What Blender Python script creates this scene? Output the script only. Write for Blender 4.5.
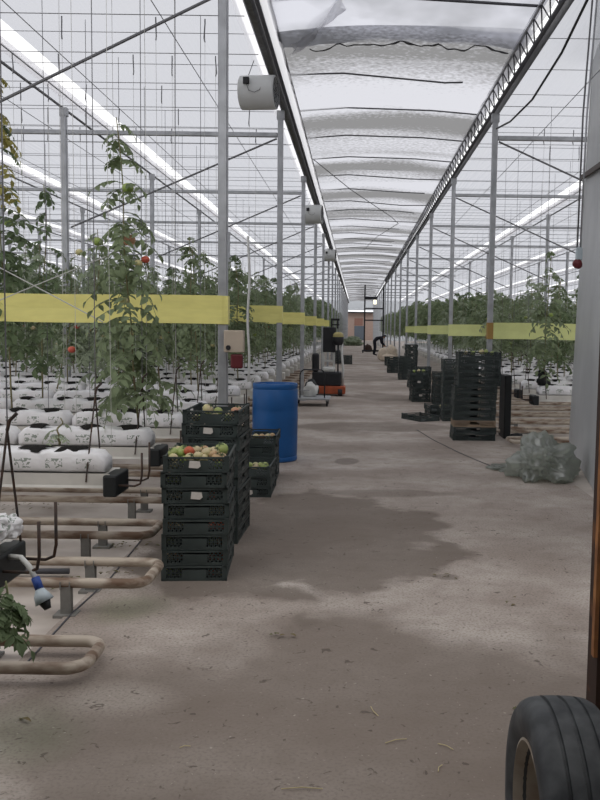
import bpy, bmesh, math, random
from mathutils import Vector, Matrix, noise

# ------------------------------------------------------------------ scene, camera, sky, exposure
for o in list(bpy.data.objects):
    bpy.data.objects.remove(o)
SC = bpy.context.scene
COL = SC.collection
cam_d = bpy.data.cameras.new('camera')
cam_d.sensor_fit = 'AUTO'; cam_d.sensor_width = 36.0
cam_d.lens = 850 / 800 * 36.0
cam_d.shift_x = -56 / 800
cam_d.clip_end = 400; cam_d.clip_start = 0.05
cam = bpy.data.objects.new('camera', cam_d); COL.objects.link(cam)
cam.matrix_world = Matrix.Translation((0, 0.10, 1.56)) @ Matrix.Rotation(math.radians(90 - 4.81), 4, 'X') @ Matrix.Rotation(0.014, 4, 'Z')
SC.camera = cam

world = bpy.data.worlds.new('overcast_sky'); SC.world = world
world.use_nodes = True
wn = world.node_tree.nodes; wl = world.node_tree.links
bg = wn['Background']
tc = wn.new('ShaderNodeTexCoord'); sp = wn.new('ShaderNodeSeparateXYZ'); rp = wn.new('ShaderNodeValToRGB')
rp.color_ramp.elements[0].position = 0.0; rp.color_ramp.elements[0].color = (0.80, 0.805, 0.825, 1)
rp.color_ramp.elements[1].position = 0.7; rp.color_ramp.elements[1].color = (1.0, 0.985, 0.97, 1)
wl.new(tc.outputs['Generated'], sp.inputs[0]); wl.new(sp.outputs['Z'], rp.inputs[0]); wl.new(rp.outputs[0], bg.inputs[0])
bg.inputs[1].default_value = 1.6

SC.view_settings.view_transform = 'Standard'
SC.view_settings.look = 'None'
SC.view_settings.exposure = 0.0
SC.view_settings.gamma = 1.0
SC.view_settings.use_curve_mapping = False

R = random.Random(7)
PI = math.pi

# ------------------------------------------------------------------ materials
def mat(name, col, rough=0.7, metal=0.0, var=0.0, scale=8.0, bump=0.0, spec=0.3, stretch=(1, 1, 1), col2=None, lo=0.35, hi=0.65):
    m = bpy.data.materials.new(name); m.use_nodes = True
    n = m.node_tree.nodes; l = m.node_tree.links
    b = n['Principled BSDF']
    b.inputs['Base Color'].default_value = (*col, 1); b.inputs['Roughness'].default_value = rough
    b.inputs['Metallic'].default_value = metal; b.inputs['Specular IOR Level'].default_value = spec
    if var > 0 or col2 or bump > 0:
        t = n.new('ShaderNodeTexCoord'); mp = n.new('ShaderNodeMapping'); mp.inputs['Scale'].default_value = stretch
        nz = n.new('ShaderNodeTexNoise'); nz.inputs['Scale'].default_value = scale; nz.inputs['Detail'].default_value = 5
        l.new(t.outputs['Object'], mp.inputs[0]); l.new(mp.outputs[0], nz.inputs['Vector'])
        if var > 0 or col2:
            r = n.new('ShaderNodeValToRGB')
            c2 = col2 or tuple(c * (1 - var) for c in col)
            r.color_ramp.elements[0].position = lo; r.color_ramp.elements[0].color = (*c2, 1)
            r.color_ramp.elements[1].position = hi; r.color_ramp.elements[1].color = (*col, 1)
            l.new(nz.outputs[0], r.inputs[0]); l.new(r.outputs[0], b.inputs['Base Color'])
        if bump > 0:
            bp = n.new('ShaderNodeBump'); bp.inputs['Strength'].default_value = bump; bp.inputs['Distance'].default_value = 0.02
            l.new(nz.outputs[0], bp.inputs['Height']); l.new(bp.outputs[0], b.inputs['Normal'])
    return m

def math_node(n, l, op, a, b=None, c=None):
    k = n.new('ShaderNodeMath'); k.operation = op
    for i, v in enumerate((a, b, c)):
        if v is None: continue
        if isinstance(v, (int, float)): k.inputs[i].default_value = v
        else: l.new(v, k.inputs[i])
    return k.outputs[0]

def film_mat(name, trans, tint, body, dirt=None, bands=(0.2, 0.5), streak=0.0, gloss=0.0, pool=0.0):
    """thin plastic film: partly clear, partly translucent, with dust on it"""
    m = bpy.data.materials.new(name); m.use_nodes = True
    n = m.node_tree.nodes; l = m.node_tree.links
    n.remove(n['Principled BSDF'])
    out = n['Material Output']
    tr = n.new('ShaderNodeBsdfTransparent'); tr.inputs[0].default_value = (*tint, 1)
    tl = n.new('ShaderNodeBsdfTranslucent'); tl.inputs[0].default_value = (*body, 1)
    df = n.new('ShaderNodeBsdfDiffuse'); df.inputs[0].default_value = (*body, 1)
    m1 = n.new('ShaderNodeMixShader'); m1.inputs[0].default_value = 0.15
    m2 = n.new('ShaderNodeMixShader'); m2.inputs[0].default_value = 1 - trans
    l.new(tl.outputs[0], m1.inputs[1]); l.new(df.outputs[0], m1.inputs[2])
    l.new(tr.outputs[0], m2.inputs[1]); l.new(m1.outputs[0], m2.inputs[2])
    if gloss:
        gl_ = n.new('ShaderNodeBsdfGlossy'); gl_.inputs['Roughness'].default_value = 0.25
        m3 = n.new('ShaderNodeMixShader'); m3.inputs[0].default_value = gloss; l.new(m2.outputs[0], m3.inputs[1]); l.new(gl_.outputs[0], m3.inputs[2]); l.new(m3.outputs[0], out.inputs[0])
    else: l.new(m2.outputs[0], out.inputs[0])
    t = n.new('ShaderNodeTexCoord')
    if dirt:
        mp = n.new('ShaderNodeMapping'); mp.inputs['Scale'].default_value = (bands[0], bands[1], 1)
        nz = n.new('ShaderNodeTexNoise'); nz.inputs['Scale'].default_value = 1.0; nz.inputs['Detail'].default_value = 4; nz.inputs['Distortion'].default_value = 0.3
        l.new(t.outputs['Object'], mp.inputs[0]); l.new(mp.outputs[0], nz.inputs['Vector'])
        src = nz.outputs[0]
        if pool:   # dust gathers where the film sags between every other pair of bars
            sx = n.new('ShaderNodeSeparateXYZ'); l.new(t.outputs['Object'], sx.inputs[0])
            ph = math_node(n, l, 'MULTIPLY_ADD', sx.outputs['Y'], 2 * math.pi / pool, math_node(n, l, 'MULTIPLY', nz.outputs[0], 5.0))
            n2 = n.new('ShaderNodeTexNoise'); n2.inputs['Scale'].default_value = 16.0; n2.inputs['Detail'].default_value = 6; l.new(t.outputs['Object'], n2.inputs['Vector'])
            src = math_node(n, l, 'MULTIPLY_ADD', math_node(n, l, 'SINE', ph), 0.075, math_node(n, l, 'MULTIPLY_ADD', n2.outputs[0], 0.22, math_node(n, l, 'MULTIPLY_ADD', nz.outputs[0], 0.45, 0.18)))
        r = n.new('ShaderNodeValToRGB')
        r.color_ramp.elements[0].position = 0.45; r.color_ramp.elements[0].color = (*body, 1)
        r.color_ramp.elements[1].position = 0.58; r.color_ramp.elements[1].color = (*dirt, 1)
        l.new(src, r.inputs[0]); l.new(r.outputs[0], tl.inputs[0]); l.new(r.outputs[0], df.inputs[0])
        r2 = n.new('ShaderNodeValToRGB')
        r2.color_ramp.elements[0].position = 0.45; r2.color_ramp.elements[0].color = (*tint, 1)
        r2.color_ramp.elements[1].position = 0.58; r2.color_ramp.elements[1].color = (*[a * 0.95 for a in dirt], 1)
        l.new(src, r2.inputs[0]); l.new(r2.outputs[0], tr.inputs[0])
    if streak > 0:
        mp = n.new('ShaderNodeMapping'); mp.inputs['Scale'].default_value = (5.0, 0.25, 1); mp.inputs['Rotation'].default_value = (0, 0, 0.12)
        nz = n.new('ShaderNodeTexNoise'); nz.inputs['Scale'].default_value = 2.0; nz.inputs['Detail'].default_value = 6
        l.new(t.outputs['Object'], mp.inputs[0]); l.new(mp.outputs[0], nz.inputs['Vector'])
        v = math_node(n, l, 'MULTIPLY_ADD', nz.outputs[0], streak, 1 - trans - streak / 2)
        l.new(v, m2.inputs[0])
    return m

def leaf_mat(name, col, var=0.4, trl=0.42):
    m = bpy.data.materials.new(name); m.use_nodes = True
    n = m.node_tree.nodes; l = m.node_tree.links
    b = n['Principled BSDF']; b.inputs['Roughness'].default_value = 0.6; b.inputs['Specular IOR Level'].default_value = 0.25
    t = n.new('ShaderNodeTexCoord'); nz = n.new('ShaderNodeTexNoise'); nz.inputs['Scale'].default_value = 5
    l.new(t.outputs['Object'], nz.inputs['Vector'])
    r = n.new('ShaderNodeValToRGB')
    r.color_ramp.elements[0].position = 0.35; r.color_ramp.elements[0].color = (*[c * (1 - var) for c in col], 1)
    r.color_ramp.elements[1].position = 0.66; r.color_ramp.elements[1].color = (*col, 1)
    l.new(nz.outputs[0], r.inputs[0]); l.new(r.outputs[0], b.inputs['Base Color'])
    tl = n.new('ShaderNodeBsdfTranslucent'); l.new(r.outputs[0], tl.inputs[0])
    mx = n.new('ShaderNodeMixShader'); mx.inputs[0].default_value = trl
    l.new(b.outputs[0], mx.inputs[1]); l.new(tl.outputs[0], mx.inputs[2]); l.new(mx.outputs[0], n['Material Output'].inputs[0])
    return m

def bag_mat():
    m = mat('bag_plastic', (0.80, 0.79, 0.805), 0.45, var=0.16, scale=5)
    n = m.node_tree.nodes; l = m.node_tree.links; b = n['Principled BSDF']
    src = b.inputs['Base Color'].links[0].from_socket
    t = n.new('ShaderNodeTexCoord'); s = n.new('ShaderNodeSeparateXYZ'); l.new(t.outputs['Object'], s.inputs[0])
    nz = n.new('ShaderNodeTexNoise'); nz.inputs['Scale'].default_value = 38; nz.inputs['Detail'].default_value = 1.5; nz.inputs['Distortion'].default_value = 1.2
    l.new(t.outputs['Object'], nz.inputs['Vector'])
    fx = math_node(n, l, 'FRACT', math_node(n, l, 'MULTIPLY_ADD', s.outputs['X'], 5.2, 0.3))
    mx = math_node(n, l, 'LESS_THAN', fx, 0.55)
    mz = math_node(n, l, 'LESS_THAN', math_node(n, l, 'ABSOLUTE', math_node(n, l, 'SUBTRACT', s.outputs['Z'], 0.058)), 0.03)
    k = math_node(n, l, 'GREATER_THAN', nz.outputs[0], 0.53)
    k = math_node(n, l, 'MULTIPLY', math_node(n, l, 'MULTIPLY', mx, mz), k)
    k = math_node(n, l, 'MULTIPLY', k, 0.75)
    mix = n.new('ShaderNodeMix'); mix.data_type = 'RGBA'
    l.new(k, mix.inputs[0]); l.new(src, mix.inputs[6]); mix.inputs[7].default_value = (0.12, 0.17, 0.12, 1)
    l.new(mix.outputs[2], b.inputs['Base Color'])
    n2 = n.new('ShaderNodeTexNoise'); n2.inputs['Scale'].default_value = 14; n2.inputs['Detail'].default_value = 4; l.new(t.outputs['Object'], n2.inputs['Vector'])
    bp = n.new('ShaderNodeBump'); bp.inputs['Strength'].default_value = 0.5; bp.inputs['Distance'].default_value = 0.02
    l.new(n2.outputs[0], bp.inputs['Height']); l.new(bp.outputs[0], b.inputs['Normal'])
    return m

def floor_mat():
    """worn concrete with a trodden dark damp patch, entrance shade painted into it, and pale dusty areas"""
    m = bpy.data.materials.new('worn_concrete'); m.use_nodes = True
    n = m.node_tree.nodes; l = m.node_tree.links; b = n['Principled BSDF']
    b.inputs['Roughness'].default_value = 0.85; b.inputs['Specular IOR Level'].default_value = 0.2
    t = n.new('ShaderNodeTexCoord'); s = n.new('ShaderNodeSeparateXYZ'); l.new(t.outputs['Object'], s.inputs[0])
    def nz(scale, detail=6, dist=0.0, st=None):
        k = n.new('ShaderNodeTexNoise'); k.inputs['Scale'].default_value = scale; k.inputs['Detail'].default_value = detail; k.inputs['Distortion'].default_value = dist
        if st:
            mp = n.new('ShaderNodeMapping'); mp.inputs['Scale'].default_value = st; l.new(t.outputs['Object'], mp.inputs[0]); l.new(mp.outputs[0], k.inputs['Vector'])
        else: l.new(t.outputs['Object'], k.inputs['Vector'])
        return k.outputs[0]
    def ramp(v, p0, p1, c0=(0, 0, 0, 1), c1=(1, 1, 1, 1)):
        r = n.new('ShaderNodeValToRGB'); r.color_ramp.elements[0].position = p0; r.color_ramp.elements[1].position = p1
        r.color_ramp.elements[0].color = c0; r.color_ramp.elements[1].color = c1; l.new(v, r.inputs[0]); return r.outputs[0]
    def mix(f, a, c):
        k = n.new('ShaderNodeMix'); k.data_type = 'RGBA'; l.new(f, k.inputs[0])
        for i, v in ((6, a), (7, c)):
            if isinstance(v, tuple): k.inputs[i].default_value = (*v, 1)
            else: l.new(v, k.inputs[i])
        return k.outputs[2]
    base = mix(ramp(nz(1.3, 9), 0.36, 0.64), (0.345, 0.292, 0.256), (0.52, 0.465, 0.42))
    base = mix(math_node(n, l, 'MULTIPLY', ramp(nz(7, 8), 0.45, 0.70), 0.40), base, (0.25, 0.205, 0.175))
    # shade painted as dark cross bands further down the aisle
    base = mix(math_node(n, l, 'MULTIPLY', ramp(nz(1.0, 4, 0.3, (0.16, 0.42, 1)), 0.47, 0.60), 0.55), base, (0.23, 0.185, 0.155))
    # damp and dirty patches, the near floor's with entrance shade painted in: ellipses whose edge is broken by noise
    wob = math_node(n, l, 'MULTIPLY', math_node(n, l, 'SUBTRACT', nz(1.3, 7, 0.3), 0.5), 1.3)
    def patch(cx, cy, rx, ry, soft):
        dx = math_node(n, l, 'DIVIDE', math_node(n, l, 'SUBTRACT', s.outputs['X'], cx), rx)
        dy = math_node(n, l, 'DIVIDE', math_node(n, l, 'SUBTRACT', s.outputs['Y'], cy), ry)
        d = math_node(n, l, 'SQRT', math_node(n, l, 'ADD', math_node(n, l, 'MULTIPLY', dx, dx), math_node(n, l, 'MULTIPLY', dy, dy)))
        d = math_node(n, l, 'ADD', d, wob)
        return ramp(d, 1 - soft, 1.0, (1, 1, 1, 1), (0, 0, 0, 1))
    brown = (0.145, 0.117, 0.096)
    for (cx, cy, rx, ry, soft, f) in ((-0.45, 6.4, 1.25, 1.65, 0.10, 0.74), (0.25, 8.1, 0.8, 0.22, 0.35, 0.5), (0.3, 13.6, 1.5, 0.8, 0.3, 0.55), (0.1, 2.8, 1.7, 2.0, 0.3, 0.62), (-0.9, 2.3, 1.0, 0.9, 0.5, 0.3), (0.5, 19.5, 1.0, 1.3, 0.4, 0.5), (0.3, 27, 1.2, 2.0, 0.4, 0.5)):
        base = mix(math_node(n, l, 'MULTIPLY', patch(cx, cy, rx, ry, soft), f), base, brown)
    base = mix(math_node(n, l, 'MULTIPLY', patch(-1.25, 4.7, 0.28, 0.3, 0.6), 0.45), base, (0.17, 0.19, 0.11))   # moss
    base = mix(math_node(n, l, 'MULTIPLY', patch(-1.3, 3.2, 0.3, 0.35, 0.6), 0.4), base, (0.16, 0.18, 0.11))
    base = mix(math_node(n, l, 'MULTIPLY', patch(-1.0, 3.55, 0.28, 0.2, 0.7), 0.4), base, (0.50, 0.45, 0.40))    # pale dust
    base = mix(math_node(n, l, 'MULTIPLY', patch(-0.10, 10.0, 0.16, 0.28, 0.2), 0.6), base, (0.14, 0.115, 0.10))
    base = mix(math_node(n, l, 'MULTIPLY', patch(0.59, 5.37, 0.10, 0.08, 0.3), 0.6), base, (0.16, 0.13, 0.11))
    # grit
    base = mix(math_node(n, l, 'MULTIPLY', ramp(nz(70, 4), 0.48, 0.68), 0.6), base, (0.17, 0.14, 0.12))
    base = mix(math_node(n, l, 'MULTIPLY', ramp(nz(55, 3, 0.5), 0.69, 0.73), 0.35), base, (0.60, 0.55, 0.50))
    base = mix(math_node(n, l, 'MULTIPLY', ramp(nz(19, 5, 1.0), 0.655, 0.69), 0.75), base, (0.09, 0.072, 0.06))
    l.new(base, b.inputs['Base Color'])
    bp = n.new('ShaderNodeBump'); bp.inputs['Strength'].default_value = 0.5; bp.inputs['Distance'].default_value = 0.02
    l.new(nz(9, 8), bp.inputs['Height']); l.new(bp.outputs[0], b.inputs['Normal'])
    return m

M = {}
M['film'] = film_mat('roof_net', 0.5, (0.475, 0.485, 0.52), (0.50, 0.51, 0.54), streak=0.6)
M['film_aisle'] = film_mat('dusty_roof_film', 0.45, (0.55, 0.56, 0.60), (0.56, 0.565, 0.60), dirt=(0.225, 0.225, 0.228), bands=(0.07, 0.62), pool=3.9)
M['film_near'] = film_mat('clean_roof_film', 0.45, (0.54, 0.55, 0.60), (0.56, 0.57, 0.62), dirt=(0.40, 0.41, 0.44), bands=(0.6, 0.5))
M['film_wall'] = film_mat('side_film', 0.3, (0.8, 0.82, 0.85), (0.6, 0.62, 0.64))
M['bundle'] = film_mat('crumpled_plastic', 0.25, (0.84, 0.86, 0.82), (0.60, 0.63, 0.58), gloss=0.14)
M['floor'] = floor_mat()
M['ground'] = mat('crop_ground', (0.54, 0.485, 0.44), 0.9, col2=(0.33, 0.285, 0.25), scale=1.8, bump=0.4, lo=0.34, hi=0.6)
M['galv'] = mat('galvanised_steel', (0.42, 0.43, 0.45), 0.45, 0.55, var=0.2, scale=9)
M['wire'] = mat('dull_wire', (0.16, 0.16, 0.17), 0.6, 0.3)
M['darkbar'] = mat('dark_bar', (0.09, 0.09, 0.10), 0.6, 0.2)
M['gutter'] = mat('gutter_metal', (0.15, 0.15, 0.155), 0.5, 0.4, var=0.4, scale=14)
M['flap'] = film_mat('white_flap', 0.45, (0.9, 0.9, 0.92), (0.85, 0.85, 0.87))
M['whitemetal'] = mat('white_trough', (0.56, 0.54, 0.50), 0.5, var=0.2, scale=5)
M['pipe'] = mat('painted_pipe', (0.47, 0.405, 0.335), 0.55, 0.1, col2=(0.165, 0.105, 0.07), scale=6, lo=0.36, hi=0.56, stretch=(0.7, 2, 2), bump=0.15)
M['stand'] = mat('weathered_stand', (0.26, 0.255, 0.24), 0.7, 0.3, var=0.3, scale=12)
M['rod'] = mat('dark_rod', (0.045, 0.04, 0.04), 0.6, 0.2, col2=(0.085, 0.05, 0.035), scale=20)
M['blackplastic'] = mat('black_plastic', (0.018, 0.02, 0.021), 0.5)
M['crate'] = mat('crate_plastic', (0.045, 0.058, 0.056), 0.5, var=0.35, scale=9, spec=0.35)
M['crate2'] = mat('crate_plastic_faded', (0.058, 0.072, 0.07), 0.6, var=0.3, scale=6)
M['card'] = mat('cardboard', (0.32, 0.24, 0.17), 0.85, var=0.2)
M['paper'] = mat('paper_label', (0.62, 0.58, 0.54), 0.8, var=0.15, scale=25)
M['bag'] = bag_mat()
M['soil'] = mat('black_substrate', (0.012, 0.011, 0.010), 0.95, bump=0.6, scale=40)
M['barrel'] = mat('blue_drum', (0.012, 0.105, 0.33), 0.42, var=0.18, scale=4, spec=0.4)
M['ribbon'] = mat('yellow_ribbon', (0.80, 0.74, 0.26), 0.5, var=0.07, scale=6, stretch=(1, 1, 4))
M['ribbon2'] = mat('lime_ribbon', (0.70, 0.74, 0.32), 0.5, var=0.07, scale=6)
M['ribbonend'] = mat('brown_ribbon_end', (0.36, 0.22, 0.07), 0.6)
M['leaf'] = leaf_mat('leaf_green', (0.27, 0.335, 0.19))
M['leaf_b'] = leaf_mat('leaf_grey_green', (0.37, 0.43, 0.30))
M['leaf_y'] = leaf_mat('leaf_yellowing', (0.42, 0.38, 0.12))
M['leaf_d'] = leaf_mat('leaf_dark', (0.17, 0.23, 0.12))
M['stem'] = mat('stem_green', (0.22, 0.24, 0.12), 0.7, col2=(0.17, 0.12, 0.07), scale=4)
M['tom_green'] = mat('tomato_green', (0.26, 0.36, 0.09), 0.35, col2=(0.34, 0.37, 0.14), scale=6)
M['tom_pale'] = mat('tomato_pale', (0.50, 0.46, 0.22), 0.35, col2=(0.52, 0.42, 0.28), scale=8)
M['tom_pink'] = mat('tomato_turning', (0.52, 0.24, 0.16), 0.35, col2=(0.45, 0.34, 0.18), scale=7)
M['tom_red'] = mat('tomato_red', (0.46, 0.085, 0.06), 0.35, col2=(0.50, 0.12, 0.05), scale=6)
M['string'] = mat('white_string', (0.50, 0.50, 0.48), 0.8)
M['fan'] = mat('fan_white', (0.55, 0.56, 0.56), 0.5, var=0.1, scale=3)
M['sheet'] = mat('zinc_sheet', (0.52, 0.53, 0.54), 0.5, 0.15, col2=(0.39, 0.40, 0.41), scale=0.9, lo=0.3, hi=0.7)
M['rust'] = mat('rusty_column', (0.045, 0.026, 0.020), 0.75, 0.1, col2=(0.16, 0.07, 0.03), scale=5, lo=0.3, hi=0.42)
M['rust2'] = mat('rust_edge', (0.36, 0.16, 0.06), 0.85, 0.0, col2=(0.16, 0.07, 0.035), scale=9)
M['rubber'] = mat('tyre_rubber', (0.025, 0.028, 0.032), 0.6, col2=(0.075, 0.08, 0.085), scale=13, spec=0.4, lo=0.3, hi=0.62, bump=0.1)
M['rim'] = mat('dusty_rim', (0.40, 0.36, 0.30), 0.6, 0.2, col2=(0.24, 0.19, 0.15), scale=8)
M['orange'] = mat('orange_paint', (0.42, 0.095, 0.04), 0.5, var=0.25, scale=10)
M['whitepaint'] = mat('white_paint', (0.62, 0.62, 0.60), 0.5, var=0.1)
M['darkpaint'] = mat('black_paint', (0.022, 0.022, 0.026), 0.5, var=0.2)
M['beige'] = mat('beige_plastic', (0.50, 0.42, 0.34), 0.6, var=0.1)
M['redplug'] = mat('dark_red', (0.12, 0.02, 0.025), 0.5)
M['amber'] = mat('dull_yellow', (0.40, 0.34, 0.14), 0.5, var=0.2)
M['bluefit'] = mat('blue_fitting', (0.03, 0.07, 0.28), 0.5)
M['whitepvc'] = mat('white_pvc', (0.62, 0.62, 0.60), 0.45)
M['clearpvc'] = mat('cloudy_pvc', (0.42, 0.48, 0.52), 0.3)
M['brick'] = mat('pinkish_render', (0.56, 0.42, 0.36), 0.9, var=0.15)
M['redbrown'] = mat('red_brown_panel', (0.36, 0.20, 0.16), 0.8)
M['greydoor'] = mat('grey_blue_door', (0.16, 0.19, 0.23), 0.6)
M['sack'] = mat('beige_sack', (0.66, 0.56, 0.45), 0.9, var=0.2)
M['dry'] = mat('dried_leaf', (0.16, 0.12, 0.06), 0.9, col2=(0.10, 0.11, 0.05), scale=12)
M['straw'] = mat('straw', (0.50, 0.42, 0.24), 0.8)
M['cloth_dark'] = mat('dark_clothes', (0.016, 0.016, 0.024), 0.9)
M['skin'] = mat('skin', (0.30, 0.17, 0.11), 0.6)
M['unseen_shed_dark'] = mat('unseen_shed_sheet', (0.20, 0.19, 0.185), 0.8)
M['lampglow'] = bpy.data.materials.new('lamp_glow'); M['lampglow'].use_nodes = True
_b = M['lampglow'].node_tree.nodes['Principled BSDF']; _b.inputs['Base Color'].default_value = (0.9, 0.85, 0.6, 1)
_b.inputs['Emission Color'].default_value = (1, 0.93, 0.7, 1); _b.inputs['Emission Strength'].default_value = 1.5

# ------------------------------------------------------------------ mesh helpers
class MB:
    def __init__(s): s.v = []; s.f = []; s.mi = []
    def add(s, vs, fs, mi=0):
        k = len(s.v); s.v += [tuple(v) for v in vs]; s.f += [tuple(i + k for i in f) for f in fs]; s.mi += [mi] * len(fs); return s
    def box(s, x0, x1, y0, y1, z0, z1, mi=0):
        return s.add([(x0, y0, z0), (x1, y0, z0), (x1, y1, z0), (x0, y1, z0), (x0, y0, z1), (x1, y0, z1), (x1, y1, z1), (x0, y1, z1)],
                     [(0, 3, 2, 1), (4, 5, 6, 7), (0, 1, 5, 4), (1, 2, 6, 5), (2, 3, 7, 6), (3, 0, 4, 7)], mi)
    def rbox(s, x0, x1, y0, y1, z0, z1, r=0.01, mi=0, seg=2):
        bm = bmesh.new(); bmesh.ops.create_cube(bm, size=1)
        for v in bm.verts: v.co = Vector((x0 + (v.co.x + .5) * (x1 - x0), y0 + (v.co.y + .5) * (y1 - y0), z0 + (v.co.z + .5) * (z1 - z0)))
        bmesh.ops.bevel(bm, geom=bm.edges[:], offset=r, segments=seg, affect='EDGES', profile=0.5)
        return s.bm(bm, mi)
    def bm(s, bm, mi=0):
        bm.verts.index_update()
        s.add([v.co[:] for v in bm.verts], [[v.index for v in f.verts] for f in bm.faces], mi); bm.free(); return s
    def tube(s, pts, r, n=8, mi=0, cap=True, closed=False):
        pts = [Vector(p) for p in pts]; rs = r if isinstance(r, (list, tuple)) else [r] * len(pts)
        k = len(s.v); m = len(pts); up = None
        for i, p in enumerate(pts):
            if closed: d = (pts[(i + 1) % m] - pts[i - 1])
            else: d = pts[min(i + 1, m - 1)] - pts[max(i - 1, 0)]
            d.normalize()
            if up is None:
                up = d.orthogonal().normalized() if abs(d.z) > 0.9 else Vector((0, 0, 1))
            a = d.cross(up)
            if a.length < 1e-4: a = d.orthogonal()
            a.normalize(); b = a.cross(d).normalized(); up = b
            for j in range(n):
                t = 2 * PI * (j + 0.5) / n
                s.v.append(tuple(p + (a * math.cos(t) + b * math.sin(t)) * rs[i]))
        fs = []
        for i in range(m if closed else m - 1):
            i2 = (i + 1) % m
            for j in range(n):
                j2 = (j + 1) % n; fs.append((k + i * n + j, k + i * n + j2, k + i2 * n + j2, k + i2 * n + j))
        if cap and not closed:
            fs.append(tuple(k + j for j in reversed(range(n)))); fs.append(tuple(k + (m - 1) * n + j for j in range(n)))
        s.f += fs; s.mi += [mi] * len(fs); return s
    def lathe(s, prof, n=32, axis='Z', c=(0, 0, 0), mi=0, closed=False):
        k = len(s.v); m = len(prof)
        for (r, h) in prof:
            for j in range(n):
                t = 2 * PI * j / n; a, b = r * math.cos(t), r * math.sin(t)
                p = (a, b, h) if axis == 'Z' else ((h, a, b) if axis == 'X' else (a, h, b))
                s.v.append((c[0] + p[0], c[1] + p[1], c[2] + p[2]))
        fs = []
        for i in range(m if closed else m - 1):
            i2 = (i + 1) % m
            for j in range(n):
                j2 = (j + 1) % n; fs.append((k + i * n + j, k + i * n + j2, k + i2 * n + j2, k + i2 * n + j))
        s.f += fs; s.mi += [mi] * len(fs); return s
    def bar(s, p, q, w, h=None, mi=0):
        """square bar from p to q"""
        p, q = Vector(p), Vector(q); h = h or w; d = (q - p).normalized()
        up = Vector((0, 0, 1)) if abs(d.z) < 0.95 else Vector((0, 1, 0))
        a = d.cross(up).normalized() * w / 2; b = a.cross(d).normalized() * h / 2
        vs = [p + a + b, p - a + b, p - a - b, p + a - b, q + a + b, q - a + b, q - a - b, q + a - b]
        return s.add([v[:] for v in vs], [(0, 1, 2, 3), (7, 6, 5, 4), (0, 4, 5, 1), (1, 5, 6, 2), (2, 6, 7, 3), (3, 7, 4, 0)], mi)
    def build(s, name, mats, parent=None, loc=(0, 0, 0), rz=0.0, smooth=False):
        me = bpy.data.meshes.new(name); me.from_pydata(s.v, [], s.f)
        mats = mats if isinstance(mats, (list, tuple)) else [mats]
        for m in mats: me.materials.append(m)
        if len(mats) > 1: me.polygons.foreach_set('material_index', s.mi)
        if smooth: me.polygons.foreach_set('use_smooth', [True] * len(me.polygons))
        me.update()
        if smooth == 'auto': me.set_sharp_from_angle(angle=math.radians(40))
        o = bpy.data.objects.new(name, me); COL.objects.link(o)
        o.location = loc; o.rotation_euler = (0, 0, rz)
        if parent: o.parent = parent
        return o

def tag(o, label=None, cat=None, group=None, kind=None):
    if label: o['label'] = label
    if cat: o['category'] = cat
    if group: o['group'] = group
    if kind: o['kind'] = kind
    return o
def empty(name, loc=(0, 0, 0), rz=0.0, label=None, cat=None, group=None):
    o = bpy.data.objects.new(name, None); o.empty_display_size = 0.1; COL.objects.link(o)
    o.location = loc; o.rotation_euler = (0, 0, rz)
    return tag(o, label, cat, group)
KIDS = {}
def copy_tree(o, parent=None):
    c = o.copy(); COL.objects.link(c)
    if parent: c.parent = parent
    for ch in list(o.children): copy_tree(ch, c)
    return c
def structure(o): o['kind'] = 'structure'; return o
_ones = ['', 'first', 'second', 'third', 'fourth', 'fifth', 'sixth', 'seventh', 'eighth', 'ninth', 'tenth', 'eleventh', 'twelfth', 'thirteenth', 'fourteenth', 'fifteenth',
         'sixteenth', 'seventeenth', 'eighteenth', 'nineteenth']
_tens = {2: ('twentieth', 'twenty'), 3: ('thirtieth', 'thirty'), 4: ('fortieth', 'forty'), 5: ('fiftieth', 'fifty'), 6: ('sixtieth', 'sixty'), 7: ('seventieth', 'seventy'), 8: ('eightieth', 'eighty'), 9: ('ninetieth', 'ninety')}
def ordn(k):
    if k < 20: return _ones[k]
    t, u = divmod(k, 10)
    return _tens[t][0] if u == 0 else _tens[t][1] + '-' + _ones[u]
LEFT, RIGHT = 'on the blue barrel side', 'on the metal wall side'

# layout of the greenhouse: the aisle runs along +Y between two rows of posts
XL, XR = -1.17, 2.0
GL, GR = -1.13, 2.06           # gutters over the posts
FR = [7.55 + 5.4 * k for k in range(19)]
BAY = 3.2
ZG = 4.86

# ------------------------------------------------------------------ large structure: floor, walls, roof films
structure(MB().box(-1.55, 2.25, -6, 125, -0.3, 0.0).build('floor', M['floor']))
structure(MB().box(-45, -1.55, -6, 125, -0.3, -0.012).build('floor_left', M['ground']))
structure(MB().box(2.25, 45, -6, 125, -0.3, -0.012).build('floor_right', M['ground']))

def sheet(name, x0, x1, y0, y1, nx, ny, zf, m):
    b = MB(); vs = []; fs = []
    for j in range(ny + 1):
        for i in range(nx + 1):
            x = x0 + (x1 - x0) * i / nx; y = y0 + (y1 - y0) * j / ny
            vs.append((x, y, zf(x, y, i / nx, j / ny)))
    for j in range(ny):
        for i in range(nx):
            a = j * (nx + 1) + i; fs.append((a, a + 1, a + nx + 2, a + nx + 1))
    b.add(vs, fs)
    return structure(b.build(name, m, smooth=True))

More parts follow.
